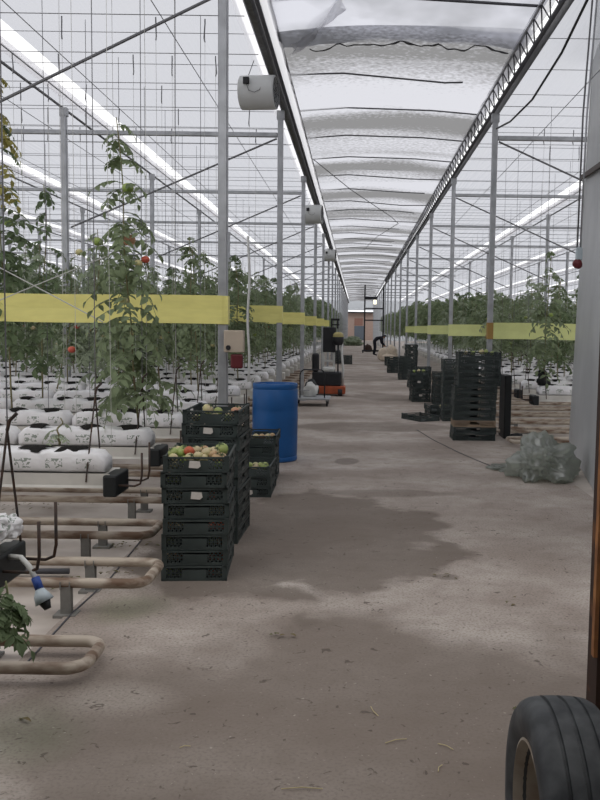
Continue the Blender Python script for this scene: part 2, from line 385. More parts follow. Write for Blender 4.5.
gut_l = [GL - BAY * k for k in range(9)]
gut_r = [GR + BAY * k for k in range(9)]
ROOF_Y0 = 4.2
for k in range(8):
    gap = 0.20
    sheet('ceiling', gut_l[k + 1] + gap, gut_l[k] - (0.22 if k == 0 else 0.14), ROOF_Y0, 110, 6, 90, lambda x, y, u, v: 5.02 + 0.05 * math.sin(u * PI) + 0.02 * math.sin(y * 5.2), M['film'])
    sheet('ceiling', gut_r[k] + 0.12, gut_r[k + 1] - gap, ROOF_Y0, 110, 6, 90, lambda x, y, u, v: 5.02 + 0.05 * math.sin(u * PI) + 0.02 * math.sin(y * 5.2), M['film'])
BARS = [12.1 + 1.95 * k for k in range(50)]
def z_aisle(x, y, u, v):
    s = (y - 12.1) / 1.95; s -= math.floor(s)
    arch = 0.13 * math.sin(u * PI)
    return 5.0 + arch - 0.07 * math.sin(s * PI) * math.sin(u * PI) + 0.06 * noise.noise((x * 0.8, y * 1.3, 3))
sheet('ceiling', GL + 0.14, GR - 0.05, 10.3, 109, 14, 420, z_aisle, M['film_aisle'])
def z_near(x, y, u, v):
    return 4.97 + 0.12 * math.sin(u * PI) + 0.07 * noise.noise((x * 1.2, y * 0.9, 9)) + 0.05 * abs(noise.noise((x * 2.5 + y, y * 2.0, 1)))
sheet('ceiling', GL + 0.14, GR - 0.12, ROOF_Y0, 10.86, 24, 48, z_near, M['film_near'])

structure(MB().box(-27, -26.9, 3.0, 110, 0, 5.0).build('wall_left', M['film_wall']))
structure(MB().box(27.5, 27.6, 3.0, 110, 0, 5.0).build('wall_right', M['film_wall']))
structure(MB().box(-27, -1.2, 110, 110.05, 0, 5.2).box(2.1, 27.5, 110, 110.05, 0, 5.2).box(-1.2, 2.1, 110, 110.05, 3.9, 5.4).build('wall_back', M['film_wall']))
# unseen shed assumed around the camera, its roof put in to shade the near floor
structure(MB().box(-7, 7, -6, 1.4, 3.15, 3.25).build('ceiling_unseen_shed', M['unseen_shed_dark']))
structure(MB().box(-7, 7, -6.1, -6, 0, 3.25).build('wall_unseen_shed', M['unseen_shed_dark']))
structure(MB().box(-7.1, -7, -6, 1.4, 0, 3.25).build('wall_unseen_shed_left', M['unseen_shed_dark']))
structure(MB().box(7, 7.1, -6, 1.4, 0, 3.25).build('wall_unseen_shed_right', M['unseen_shed_dark']))
structure(MB().box(1.15, 7, 2.9, 3.0, 0, 3.3).build('wall_unseen_shed_front', M['unseen_shed_dark']))

# sheet metal wall at the side of the entrance, standing at an angle to the aisle
pd = Vector((0.56, 3.33, 0)).normalized(); pn = Vector((pd.y, -pd.x, 0))
pa = Vector((2.88, 11.5, 0)); pb = Vector((2.88, 11.5, 0)) - pd * 6.2
w = MB()
for z0, z1, off in ((0, 3.1, 0.0), (3.11, 6.2, 0.012)):
    a, b = pa + pn * off, pb + pn * off
    c, d = b + pn * 0.08, a + pn * 0.08
    w.add([(p.x + 0.026 * z, p.y, z) for z in (z0, z1) for p in (a, b, c, d)], [(3, 2, 1, 0), (4, 5, 6, 7), (0, 1, 5, 4), (1, 2, 6, 5), (2, 3, 7, 6), (3, 0, 4, 7)])
mw = structure(w.build('wall_metal', M['sheet']))
e0 = pa + pn * 0.03 + pd * 0.02
structure(MB().bar((e0.x, e0.y, 0), (e0.x + 0.026 * 6.2, e0.y, 6.2), 0.05, 0.04).build('trim_1', M['fan']))
q0 = pa - pn * 0.035 - pd * 0.02; q1 = pa - pn * 0.035 - pd * 4.4
br = MB().bar((q0.x + .09, q0.y, 3.58), (q1.x + .075, q1.y, 3.07), 0.04, 0.055)
q2 = pa - pn * 0.035 - pd * 3.5
br.bar((q2.x + .08, q2.y, 3.12), (q2.x + .085, q2.y, 3.45), 0.05, 0.05)
tag(br.build('wall_brace', M['rod']), 'dark sloping steel strut fixed across the grey sheet-metal wall', 'strut')
n0 = pb + pd * 0.0

# end of the aisle: a rendered building seen through the open gable
eb = empty('farm_building', (0.4, 113, 0), label='low pinkish building with grey-blue door beyond the end of the aisle', cat='building')
MB().box(-1.9, 1.9, 0, 3, 0, 3.6).build('wall', M['brick'], eb)
MB().box(-2.1, 2.1, -0.5, 3.2, 3.6, 3.75).build('eave', M['darkpaint'], eb)
MB().box(-0.75, 0.55, -0.06, 0, 0, 1.9).build('door', M['greydoor'], eb)
MB().box(-0.75, 0.35, -0.05, 0, 1.95, 2.9).build('panel', M['redbrown'], eb)

# ------------------------------------------------------------------ posts, gutters, crossbars
def make_post(h):
    t = empty('steel_post')
    MB().rbox(-0.04, 0.04, -0.04, 0.04, 0, h, 0.008, seg=1).build('shaft', M['galv'], t)
    MB().rbox(-0.09, 0.09, -0.09, 0.09, 0, 0.012, 0.003, seg=1).build('base_plate', M['galv'], t)
    MB().box(-0.055, 0.055, -0.045, 0.045, h - 0.12, h).build('gutter_bracket', M['galv'], t)
    return t
post0 = make_post(4.74); used = False
def place_post(x, y, label, group):
    global used
    o = post0 if not used else copy_tree(post0)
    used = True
    o.location = (x, y, 0); tag(o, label, 'post', group); return o
for i, y in enumerate(FR):
    place_post(XL, y, f'galvanised steel post, {ordn(i + 1)} along the aisle {LEFT}', 'aisle posts')
    if i > 0:
        place_post(XR, y, f'galvanised steel post, {ordn(i)} along the aisle {RIGHT}', 'aisle posts')
for side, gs, x0, nm in ((-1, gut_l, XL, LEFT), (1, gut_r, XR, RIGHT)):
    for b in range(1, 5):
        for i, y in enumerate(FR[:7]):
            x = x0 + side * BAY * b
            if (side < 0 and x < -0.44 * y - 0.3) or (side > 0 and x > 0.29 * y + 0.2): continue
            if side > 0 and i == 0: continue
            place_post(x, y, f'steel post among crop rows, {ordn(b)} line from aisle, {ordn(i + 1)} frame, {"barrel" if side < 0 else "metal wall"} side', 'posts in the crop')
for side, x0, nm in ((-1, XL, 'barrel'), (1, XR, 'metal wall')):
    for i, y in enumerate(FR[:14]):
        for b in range(0, 6 if i < 6 else 1):
            xa = x0 + side * BAY * b
            if (side < 0 and xa < -0.44 * y) or (side > 0 and xa > 0.29 * y): continue
            if side > 0 and i == 0: continue
            xb = xa + side * BAY
            c = MB().rbox(min(xa, xb) + 0.045, max(xa, xb) - 0.045, y - 0.03, y + 0.03, 4.36, 4.425, 0.006, seg=1)
            tag(c.build('crossbar', M['galv']), f'grey crossbar of {ordn(i + 1)} roof frame, {ordn(b + 1)} bay from the aisle, {nm} side', 'crossbar', 'roof crossbars')
        if i < 8 and not (side > 0 and i == 0):
            c = MB().tube([(x0 + side * 0.05, y - 0.05, 4.33), (x0 + side * 3.1, y - 0.05, 2.85 if i == 0 else 3.0)], 0.014, 6)
            tag(c.build('diagonal_brace', M['wire']), f'thin diagonal brace running down from {ordn(i + 1)} frame post, {nm} side', 'brace', 'diagonal braces')

def aisle_gutter(x, inner, label):
    t = empty('roof_gutter', (x, 0, 0), label=label, cat='gutter', group='aisle gutters')
    y0, y1 = 4.0, 109
    g = MB()
    prof = [(-0.065, 4.96), (-0.055, 4.80), (-0.03, 4.765), (0.03, 4.765), (0.055, 4.80), (0.065, 4.96), (0.05, 4.96), (0.03, 4.79), (-0.03, 4.79), (-0.05, 4.96)]
    if inner < 0: prof = [(a * 0.2 + 0.0, z) for a, z in prof]
    k = len(prof)
    g.add([(a, y, z) for y in (y0, y1) for a, z in prof], [(i, (i + 1) % k, k + (i + 1) % k, k + i) for i in range(k)])
    g.build('trough', M['gutter'], t)
    MB().tube([(inner * 0.10, y0, 4.76), (inner * 0.10, y1, 4.76)], 0.022, 8).build('lower_tube', M['darkbar'], t, smooth=True)
    MB().tube([(inner * 0.16, y0, 5.0), (inner * 0.16, y1, 5.0)], 0.016, 8).build('upper_tube', M['galv'], t, smooth=True)
    z = MB(); y = y0
    while y < 60:
        z.tube([(inner * 0.10, y, 4.77), (inner * 0.16, y + 0.2, 5.0)], 0.009, 5).tube([(inner * 0.16, y + 0.2, 5.0), (inner * 0.10, y + 0.4, 4.77)], 0.009, 5); y += 0.4
    if inner < 0: z.build('lattice', M['darkbar'], t)
    return t
gl = aisle_gutter(GL, 1, 'dark lattice roof gutter above aisle post line carrying the white fans')
gr = aisle_gutter(GR, -1, 'dark lattice roof gutter above aisle, ending over the sheet-metal wall')
# ragged white film hanging along the gutters
def flap(parent, x0, x1, z0, z1, seed, y0=4.5, y1=70):
    b = MB(); vs = []; fs = []; n = 320
    for j in range(n + 1):
        y = y0 + (y1 - y0) * j / n
        w = 0.5 + 0.5 * noise.noise((y * 1.7, seed, 0)); q = 0.03 * noise.noise((y * 5, seed, 4))
        for u in (0, 0.5, 1):
            vs.append((x0 + (x1 - x0) * u * (0.6 + 0.4 * w) + q * u, y, z0 + (z1 - z0) * u ** 1.5 * (0.5 + 0.5 * w)))
    for j in range(n):
        for i in range(2):
            a = j * 3 + i; fs.append((a, a + 1, a + 4, a + 3))
    return b.add(vs, fs).build('film_flap', M['flap'], parent, smooth=True)
flap(gl, -0.07, -0.24, 4.93, 4.86, 1); flap(gl, 0.08, 0.20, 4.80, 5.0, 5)
flap(gr, -0.17, -0.24, 5.03, 4.88, 8); flap(gr, -0.14, -0.12, 5.0, 4.80, 18)
for side, gs, nm in ((-1, gut_l, 'barrel'), (1, gut_r, 'metal wall')):
    for b in range(1, 6):
        t = empty('roof_gutter', (gs[b], 0, 0), label=f'pale roof gutter over the crop, {ordn(b)} out from the aisle gutter, {nm} side', cat='gutter', group='outer gutters')
        MB().box(-0.05, 0.05, 4.0, 109, 4.87, 4.97).build('trough', M['flap'], t)
        MB().tube([(side * 0.11, 4, 4.78), (side * 0.11, 109, 4.78)], 0.02, 6).build('pipe', M['wire'], t)
        MB().tube([(-side * 0.10, 4, 4.83), (-side * 0.10, 109, 4.83)], 0.008, 5).build('wire', M['wire'], t)

# roof bars across the aisle
for k, y in enumerate(BARS[:46]):
    q = R.Random(k) if False else random.Random(k)
    cut = q.choice((0.0, 0.0, 0.25, 0.5)); dz = q.choice((0, 0, -0.10, -0.16))
    za = z_aisle(0, y, 0.5, 0)
    pts = [(GL + 0.15, y, 5.02), (GL + 0.9, y, 5.08 + dz * 0.2), (GR - 0.9, y + 0.03, 5.06 + dz * 0.7), (GR - 0.15 - cut, y + 0.05, 5.01 + dz * 0.3)]
    tag(MB().tube(pts, 0.012, 6).build('roof_bar', M['darkbar']), f'dark roof bar crossing the aisle, {ordn(k + 1)} beyond the torn film edge', 'bar', 'aisle roof bars')
tag(MB().tube([(GL + 0.15, 9.35, 5.0), (0.4, 9.35, 5.03), (GR - 0.15, 9.4, 4.98)], 0.016, 6).build('roof_bar', M['darkbar']), 'dark roof bar under the clean film before the torn edge', 'bar', 'aisle roof bars')
# the torn, rolled hem of the clean film
hem = []
for i in range(60):
    x = GL + 0.5 + (GR - GL - 0.75) * i / 59
    hem.append((x, 10.83 + 0.10 * noise.noise((x * 3, 0, 2)), 4.93 + 0.10 * math.sin((x - GL) / 3.19 * PI) + 0.09 * noise.noise((x * 3.0, 5, 2)) + 0.03 * noise.noise((x * 9.0, 5, 2))))
tag(MB().tube(hem, [0.006 + 0.022 * abs(noise.noise((p[0] * 6, 1, 1))) for p in hem], 7).build('film_hem', M['gutter'], smooth=True), 'ragged dark rolled hem of torn film hanging under the aisle roof', 'film edge')
fold = MB(); fv = []; nf = 26
for i in range(nf + 1):
    t_ = i / nf; x = -0.85 + 0.65 * t_; y = 10.75 - 1.3 * t_ ** 1.3
    for j in range(5):
        u = j / 4
        fv.append((x + 0.04 * math.sin(j * 2 + i * .4), y + 0.30 * u, 4.99 + 0.16 * math.sin(t_ * PI * 0.5) - 0.16 * math.sin(u * PI) * (0.5 + t_ * 0.5)))
fold.add(fv, [(i * 5 + j, i * 5 + j + 1, i * 5 + j + 6, i * 5 + j + 5) for i in range(nf) for j in range(4)])
tag(fold.build('film_fold', M['flap'], smooth=True), 'loose white fold of film drooping from the roof beside the large fan', 'film')
# two loose wires across the aisle roof
tag(MB().tube([(GL + 0.2, 17.6, 4.95), (-0.2, 20, 4.75), (0.9, 24, 4.66), (1.15, 25, 4.6), (0.6, 29, 4.62), (0.2, 36, 4.8)], 0.009, 5).build('loose_wire', M['wire']), 'loose thin wire zigzagging below the aisle roof film', 'wire')

# crop wires across each row
ROW = 1.2
rows_l = [3.5, 5.35] + [6.5 + ROW * k for k in range(75)]
rows_r = [12.2 + ROW * k for k in range(70)]
for side, rows, x0, nm in ((-1, rows_l, XL, 'barrel'), (1, rows_r, XR, 'metal wall')):
    for i, y in enumerate(rows[:34]):
        if y < 5: continue
        xe = -0.44 * y - 1.0 if side < 0 else max(0.29 * y + 0.8, 4.5)
        b = MB().tube([(x0 - side * 0.0, y, 4.66), (xe, y, 4.66)], 0.0045, 5)
        tag(b.build('crop_wire', M['wire']), f'taut dark wire above crop row, {ordn(i)} from the entrance, {nm} side' if side < 0 else f'taut dark wire above crop row, {ordn(i + 1)} from the sheet-metal wall', 'wire', 'crop wires')

for side, x0, nm in ((-1, XL, 'barrel'), (1, XR, 'metal wall')):
    for k in range(7 if side < 0 else 4):
        x = x0 + side * (0.85 + 1.45 * k)
        tag(MB().tube([(x, 5.2, 4.67), (x, 60, 4.67)], 0.005, 5).build('support_wire', M['wire']), f'long thin wire running along the roof, {ordn(k + 1)} out from the aisle, {nm} side', 'wire', 'long roof wires')
    for k in range(22):
        y = 8.0 + 1.2 * k
        xe = -0.44 * y - 1.0 if side < 0 else max(0.29 * y + 0.8, 5.0)
        tag(MB().tube([(x0 - side * 0.0, y, 4.985), (xe, y, 4.985)], 0.004, 5).build('net_wire', M['wire']), f'thin wire under the roof net, {ordn(k + 1)} from the entrance, {nm} side', 'wire', 'roof net wires')

# ------------------------------------------------------------------ yellow sticky ribbons on the post lines
def ribbon(xa, xb, y, z0, z1, m, label):
    b = MB(); n = 30; vs = []; fs = []
    t = empty('sticky_ribbon', ((xa + xb) / 2, y, z0), label=label, cat='ribbon', group='sticky trap ribbons')
    for i in range(n + 1):
        u = i / n; x = xa + (xb - xa) * u - (xa + xb) / 2
        dy = 0.012 * math.sin(u * 17); dz = 0.004 * math.sin(u * 9)
        for (yy, zz) in ((0, 0), (0.006, 0.5), (0, 1), (0.008, 1), (0.014, 0.5), (0.008, 0)):
            vs.append((x, dy + yy, dz + zz * (z1 - z0)))
    for i in range(n):
        for j in range(6):
            j2 = (j + 1) % 6; fs.append((i * 6 + j, i * 6 + j2, i * 6 + 6 + j2, i * 6 + 6 + j))
    b.add(vs, fs).build('band', m, t, smooth=False)
    e = xa if abs(xa) < abs(xb) else xb
    s = 1 if e < 0 else -1
    e -= (xa + xb) / 2
    c = MB().box(min(e - 0.045, e + 0.045), max(e - 0.045, e + 0.045), -0.003, 0.102, 0.0, z1 - z0)
    c.build('end_wrap', M['ribbonend'] if s < 0 and y < 14 else m, t)
    return t
for i in range(6):
    ribbon(-1.17 - BAY + 0.05, -1.165, FR[i] - 0.05, 1.58 if i == 0 else 1.63, 1.825 if i == 0 else 1.88, M['ribbon'], f'yellow sticky trap ribbon on the {ordn(i + 1)} roof frame, barrel side')
    if i:
        ribbon(2.0, 2.0 + BAY - 0.05, FR[i] - 0.05, 1.43, 1.675, M['ribbon2'], f'lime yellow sticky trap ribbon on {ordn(i)} aisle post, metal wall side')
for k, (a, b) in enumerate((((-3.05, 7.3, 1.74), (-2.55, 7.3, 1.95)), ((-2.9, 7.25, 1.98), (-2.2, 7.25, 1.62)))):
    a, b = Vector(a), Vector(b); d = (b - a)
    tag(MB().tube([a - d * 0.8, b + d * (1.6 if k == 0 else 0.1)], 0.005, 5).build('bracing_wire', M['string']), ('pale wire sloping up in front of the near yellow ribbon' if k == 0 else 'pale wire sloping down across the near yellow ribbon'), 'wire')

# ------------------------------------------------------------------ growing rows: troughs, bags, pipe rails
def make_trough(xa, xb, y, label, detailed, side, group):
    """a hanging trough for grow bags; xa is its aisle end"""
    t = empty('grow_trough', (xa, y, -0.017), label=label, cat='trough', group=group)
    L = abs(xb - xa); s = -1 if xb < xa else 1
    g = MB()
    prof = [(-0.12, 0.672), (-0.125, 0.60), (-0.135, 0.585), (-0.11, 0.582), (0.11, 0.582), (0.135, 0.585), (0.125, 0.60), (0.12, 0.672), (0.09, 0.66), (-0.09, 0.66)]
    k = len(prof)
    g.add([(s * x, a, z) for x in (0, L) for a, z in prof], [(i, (i + 1) % k, k + (i + 1) % k, k + i) for i in range(k)] + [tuple(range(k)), tuple(range(2 * k - 1, k - 1, -1))])
    g.build('trough', M['whitemetal'], t)
    c = MB().rbox(-0.035 if s < 0 else -0.05, 0.05 if s < 0 else 0.035, -0.145, 0.145, 0.53, 0.665, 0.012)
    c.build('end_cap', M['blackplastic'] if detailed else M['whitemetal'], t)
    if detailed:
        v = MB()
        hx = -0.035 if y < 4 else 0.12; ap = (s * (hx - 0.01), -0.02, 1.15)
        v.tube([(s * (hx + 0.02), -0.13, 0.62), ap], 0.0055, 6).tube([(s * hx, 0.13, 0.62), ap], 0.0055, 6)
        v.tube([ap, (s * (hx - 0.02), -0.02, 1.19), (s * (hx - 0.05), -0.02, 1.22)], 0.008, 6)
        v.build('hanger', M['rod'], t)
        for yy in (-0.10, 0.09):
            MB().tube([(-s * -0.02, yy, 0.60), (-s * 0.15, yy, 0.595), (-s * 0.185, yy, 0.61), (-s * 0.195, yy, 0.66), (-s * 0.195, yy, 0.80 + 0.04 * (yy > 0))], 0.007, 7).build('prong', M['rod'], t, smooth=True)
        MB().tube([(s * (hx - 0.01), -0.02, 1.15), (s * (hx - 0.01), 0, 4.68)], 0.003, 5).build('hanger_wire', M['wire'], t)
    x = 1.3
    while x < min(L, 9):
        MB().tube([(s * x, 0.11, 0.6), (s * x, 0.11, 4.66)], 0.003, 4).build('hanger_wire', M['wire'], t)
        x += 2.6
    return t

def make_bag(seed):
    rr = random.Random(seed)
    t = empty('grow_bag')
    b = MB(); ns = 26; npf = 16; L = 0.98
    for i in range(ns + 1):
        u = i / ns; x = -L / 2 + L * u
        e = min(u, 1 - u) * L
        hz = 0.142 * (1 - 0.35 * math.exp(-e / 0.02)) * (0.95 + 0.10 * noise.noise((x * 5, seed, 0)) + 0.05 * noise.noise((x * 17, seed, 5)))
        wy = 0.105 * (1 - 0.10 * math.exp(-e / 0.05))
        for j in range(npf):
            a = 2 * PI * j / npf
            ca, sa = math.cos(a), math.sin(a)
            yy = wy * math.copysign(abs(ca) ** 0.38, ca); zz = math.copysign(abs(sa) ** 0.42, sa)
            zz = hz * (0.5 + 0.5 * zz)
            w = 0.008 * noise.noise((x * 9, yy * 22, seed + zz * 20))
            b.v.append((x, yy + w * (1 if yy > 0 else -1), max(0.0, zz + w * (1 if zz > 0.05 else 0))))
    for i in range(ns):
        for j in range(npf):
            j2 = (j + 1) % npf; b.f.append((i * npf + j, i * npf + npf + j, i * npf + npf + j2, i * npf + j2)); b.mi.append(0)
    b.f.append(tuple(range(npf))); b.mi.append(0); b.f.append(tuple(reversed(range(ns * npf, (ns + 1) * npf)))); b.mi.append(0)
    b.build('sleeve', M['bag'], t, smooth=True)
    for cx in (-0.32 + rr.uniform(-.04, .04), rr.uniform(-.05, .05), 0.32 + rr.uniform(-.04, .04)):
        h = MB(); n = 16; rx = rr.uniform(0.065, 0.115)
        h.v.append((cx, -0.02, 0.160))
        for ring, q in ((1, 0.6), (2, 1.0)):
            for k in range(n):
                a = 2 * PI * k / n; r_ = q * (1 + 0.75 * noise.noise((k * 1.3, cx * 9, seed)))
                yy = -0.035 + 0.055 * r_ * math.sin(a)
                h.v.append((cx + rx * r_ * math.cos(a), max(-0.104, yy), (0.157 if ring == 1 else 0.143) - (0.018 if yy < -0.08 else 0)))
        for k in range(n):
            k2 = (k + 1) % n
            h.f.append((0, 1 + k, 1 + k2)); h.f.append((1 + k, 1 + n + k, 1 + n + k2, 1 + k2)); h.mi += [0, 0]
        h.build('planting_hole', M['soil'], t, smooth=True)
    return t
bag_protos = [make_bag(s) for s in (1, 2, 3)]
bag_used = [False] * 3
def place_bag(x, y, label, group, k):
    i = k % 3
    o = bag_protos[i] if not bag_used[i] else copy_tree(bag_protos[i]); bag_used[i] = True
    o.location = (x, y, 0.655); o.rotation_euler = (0, 0, R.uniform(-0.012, 0.012)); tag(o, label, 'grow bag', group)
nb = 0
stuff_bag = MB()
def cheap_bag(x, y):
    stuff_bag.rbox(x - 0.49, x + 0.49, y - 0.1, y + 0.1, 0.672, 0.81, 0.03, seg=1)
for i, y in enumerate(rows_l[:36]):
    xe = -1.44 if i == 0 else -1.50
    lim = -0.44 * y - 0.9
    make_trough(xe, min(lim, xe - 1.2), y, f'pale hanging trough under white grow bags, {ordn(i + 1)} row from the entrance', i < 6, -1, 'growing troughs')
    x = xe - 0.53; j = 0
    while x > lim - 0.3:
        if y < 27: place_bag(x, y, f'white grow bag, {ordn(j + 1)} from the aisle in {ordn(i + 1)} row, barrel side', f'white grow bags', nb); nb += 1
        else: cheap_bag(x, y)
        x -= 1.02; j += 1
for i, y in enumerate(rows_r[:30]):
    xe = 2.55; lim = max(0.275 * y + 0.6, 4.0)
    make_trough(xe, lim, y, f'pale hanging trough of grow bags, {ordn(i + 1)} row behind the sheet-metal wall', i < 4, 1, 'growing troughs')
    x = xe + 0.53; j = 0
    while x < lim:
        if y < 30: place_bag(x, y, f'white grow bag, {ordn(j + 1)} from the aisle in {ordn(i + 1)} row, metal wall side', 'white grow bags', nb); nb += 1
        else: cheap_bag(x, y)
        x += 1.02; j += 1
tag(stuff_bag.build('grow_bag', M['bag']), 'distant rows of white grow bags too small to count', 'grow bags', kind='stuff')

def pipe_rail(x0, x1, y, w, z, label, stands, group):
    """two heating pipes joined by a rounded bend at x0"""
    s = 1 if x1 > x0 else -1; rr = 0.085; pts = []
    t = empty('pipe_rail', (x0, y, 0), label=label, cat='heating pipe', group=group)
    r = 0.0275
    pts = [(x1 - x0, -w / 2, z)] + [((x1 - x0) * q, -w / 2, z) for q in (0.5, 0.2)]
    for k in range(9):
        a = PI / 2 * k / 8; pts.append((s * (rr - rr * math.sin(a)), -w / 2 + rr - rr * math.cos(a), z))
    for k in range(9):
        a = PI / 2 * k / 8; pts.append((s * (rr - rr * math.cos(a)), w / 2 - rr + rr * math.sin(a), z))
    pts += [((x1 - x0) * q, w / 2, z) for q in (0.2, 0.5)] + [(x1 - x0, w / 2, z)]
    MB().tube(pts, r, 12).build('pipe', M['pipe'], t, smooth=True)
    for sx in stands:
        for yy in (-w / 2, w / 2):
            b = MB().box(sx - 0.028, sx + 0.028, yy - 0.02, yy + 0.02, 0, z - r * 0.6).box(sx - 0.06, sx + 0.06, yy - 0.05, yy + 0.05, -0.012, 0.004)
            b.box(sx - 0.028, sx - 0.022, yy - 0.03, yy + 0.03, z - 0.03, z + 0.012).box(sx + 0.022, sx + 0.028, yy - 0.03, yy + 0.03, z - 0.03, z + 0.012)
            b.build('stand', M['stand'], t)
    return t
loops = [(3.83, 0.32, -1.17, 0.075), (4.80, 0.42, -1.13, 0.17), (5.83, 0.38, -1.36, 0.17)] + [(7.0 + 1.2 * k, 0.40, -1.36, 0.17) for k in range(18)]
for i, (y, w_, xe, z) in enumerate(loops):
    pipe_rail(xe, -0.44 * y - 1.0, y, w_, z if i else 0.075, f'rusty cream heating pipe loop on the ground, {ordn(i + 1)} from the entrance', [-0.42, -1.9] if i else [-0.55], 'heating pipe loops')
for i in range(16):
    y = 11.62 + 1.2 * i
    pipe_rail(2.1, max(0.28 * y + 0.5, 4.0), y, 0.40, 0.075, f'cream heating pipe loop on the ground, {ordn(i + 1)} beyond the sheet-metal wall', [0.5], 'heating pipe loops')

# a drain spout at the end of the first trough
d = empty('drain_spout', (-1.39, 3.50, 0.04), label='white drain spout with blue collar hanging off the entrance trough end', cat='spout')
MB().tube([(0.0, -0.04, 0.585), (0.06, -0.07, 0.59), (0.10, -0.09, 0.56), (0.135, -0.11, 0.51)], 0.011, 10).build('pipe', M['whitepvc'], d, smooth=True)
MB().tube([(0.13, -0.107, 0.52), (0.152, -0.12, 0.475)], 0.017, 12).build('collar', M['bluefit'], d, smooth=True)
MB().tube([(0.15, -0.119, 0.48), (0.16, -0.125, 0.455), (0.175, -0.13, 0.43)], [0.015, 0.030, 0.038], 14).build('funnel', M['clearpvc'], d, smooth=True)
MB().tube([(0.172, -0.13, 0.435), (0.19, -0.14, 0.405)], [0.026, 0.014], 10).build('plug', M['blackplastic'], d, smooth=True)

# ------------------------------------------------------------------ tomato plants
def leaflet(b, p, d, nrm, L, W, mi=0):
    d = d.normalized(); a = d.cross(nrm)
    if a.length < 1e-3: a = d.orthogonal()
    a.normalize(); dn = a.cross(d)
    m1 = p + d * L * 0.35 - dn * 0.02 * L; m2 = p + d * L * 0.7 - dn * 0.08 * L
    vs = [p, m1 + a * W * 0.5 + dn * W * 0.15, m1, m1 - a * W * 0.5 + dn * W * 0.15, m2 + a * W * 0.36 + dn * W * 0.1, m2, m2 - a * W * 0.36 + dn * W * 0.1, p + d * L - dn * 0.2 * L]
    b.add([v[:] for v in vs], [(0, 2, 1), (0, 3, 2), (1, 2, 5, 4), (2, 3, 6, 5), (4, 5, 7), (5, 6, 7)], mi)
def leaf(b, p, ang, L, droop, rr, mi=0, size=0.1):
    n = 5; pos = Vector(p); d = Vector((math.cos(ang), math.sin(ang), 0.45)).normalized(); pts = [pos.copy()]
    for i in range(n):
        d = (d + Vector((0, 0, -droop * 0.32))).normalized(); pos = pos + d * L / n; pts.append(pos.copy())
    b.tube([q[:] for q in pts], [0.004, 0.0035, 0.003, 0.003, 0.0025, 0.002], 3, mi, cap=False)
    for i in range(1, n + 1):
        dd = (pts[i] - pts[i - 1]).normalized(); side = dd.cross(Vector((0, 0, 1)))
        if side.length < 1e-3: side = Vector((1, 0, 0))
        side.normalize(); up = side.cross(dd)
        s = size * (0.75 + 0.35 * math.sin(PI * i / n)) * rr.uniform(0.8, 1.15)
        if i < n:
            for sg in (1, -1):
                if rr.random() < 0.06: continue
                v = side * sg + dd * 0.45 - up * rr.uniform(0.1, 0.6)
                leaflet(b, pts[i], v, up, s, s * 0.55, mi)
        else:
            leaflet(b, pts[i], dd - up * 0.2, up, s * 1.2, s * 0.7, mi)
tom_mesh = {}
def tomato_mb(r, calyx=False):
    b = MB(); n = 12; prof = []
    for i in range(9):
        a = -PI / 2 + PI * i / 8
        rr_ = r * math.cos(a); z = r * 0.86 * math.sin(a)
        if i == 8: rr_, z = r * 0.02, r * 0.70
        if i == 7: z = r * 0.80
        if i == 0: rr_ = r * 0.02
        prof.append((rr_, z))
    b.lathe(prof, n)
    return b
def calyx_mb(r):
    b = MB()
    for k in range(5):
        a = 2 * PI * k / 5; d = Vector((math.cos(a), math.sin(a), 0)); s = Vector((-d.y, d.x, 0))
        p0 = Vector((0, 0, r * 0.78)); p1 = d * r * 0.35 + Vector((0, 0, r * 0.88)); p2 = d * r * 0.75 + Vector((0, 0, r * 0.80))
        b.add([(p0 - s * r * .08)[:], (p0 + s * r * .08)[:], (p1 + s * r * .12)[:], (p1 - s * r * .12)[:], p2[:]], [(0, 1, 2, 3), (3, 2, 4)])
    b.tube([(0, 0, r * 0.75), (0.1 * r, 0, r * 1.15)], r * 0.07, 5)
    return b
TM = ['tom_green', 'tom_pale', 'tom_pink', 'tom_red']
for k in TM:
    o = tomato_mb(0.034).build('tomato', M[k], smooth=True); tom_mesh[k] = o.data; bpy.data.objects.remove(o)
o = calyx_mb(0.034).build('calyx', M['leaf_d']); calyx_mesh = o.data; bpy.data.objects.remove(o)

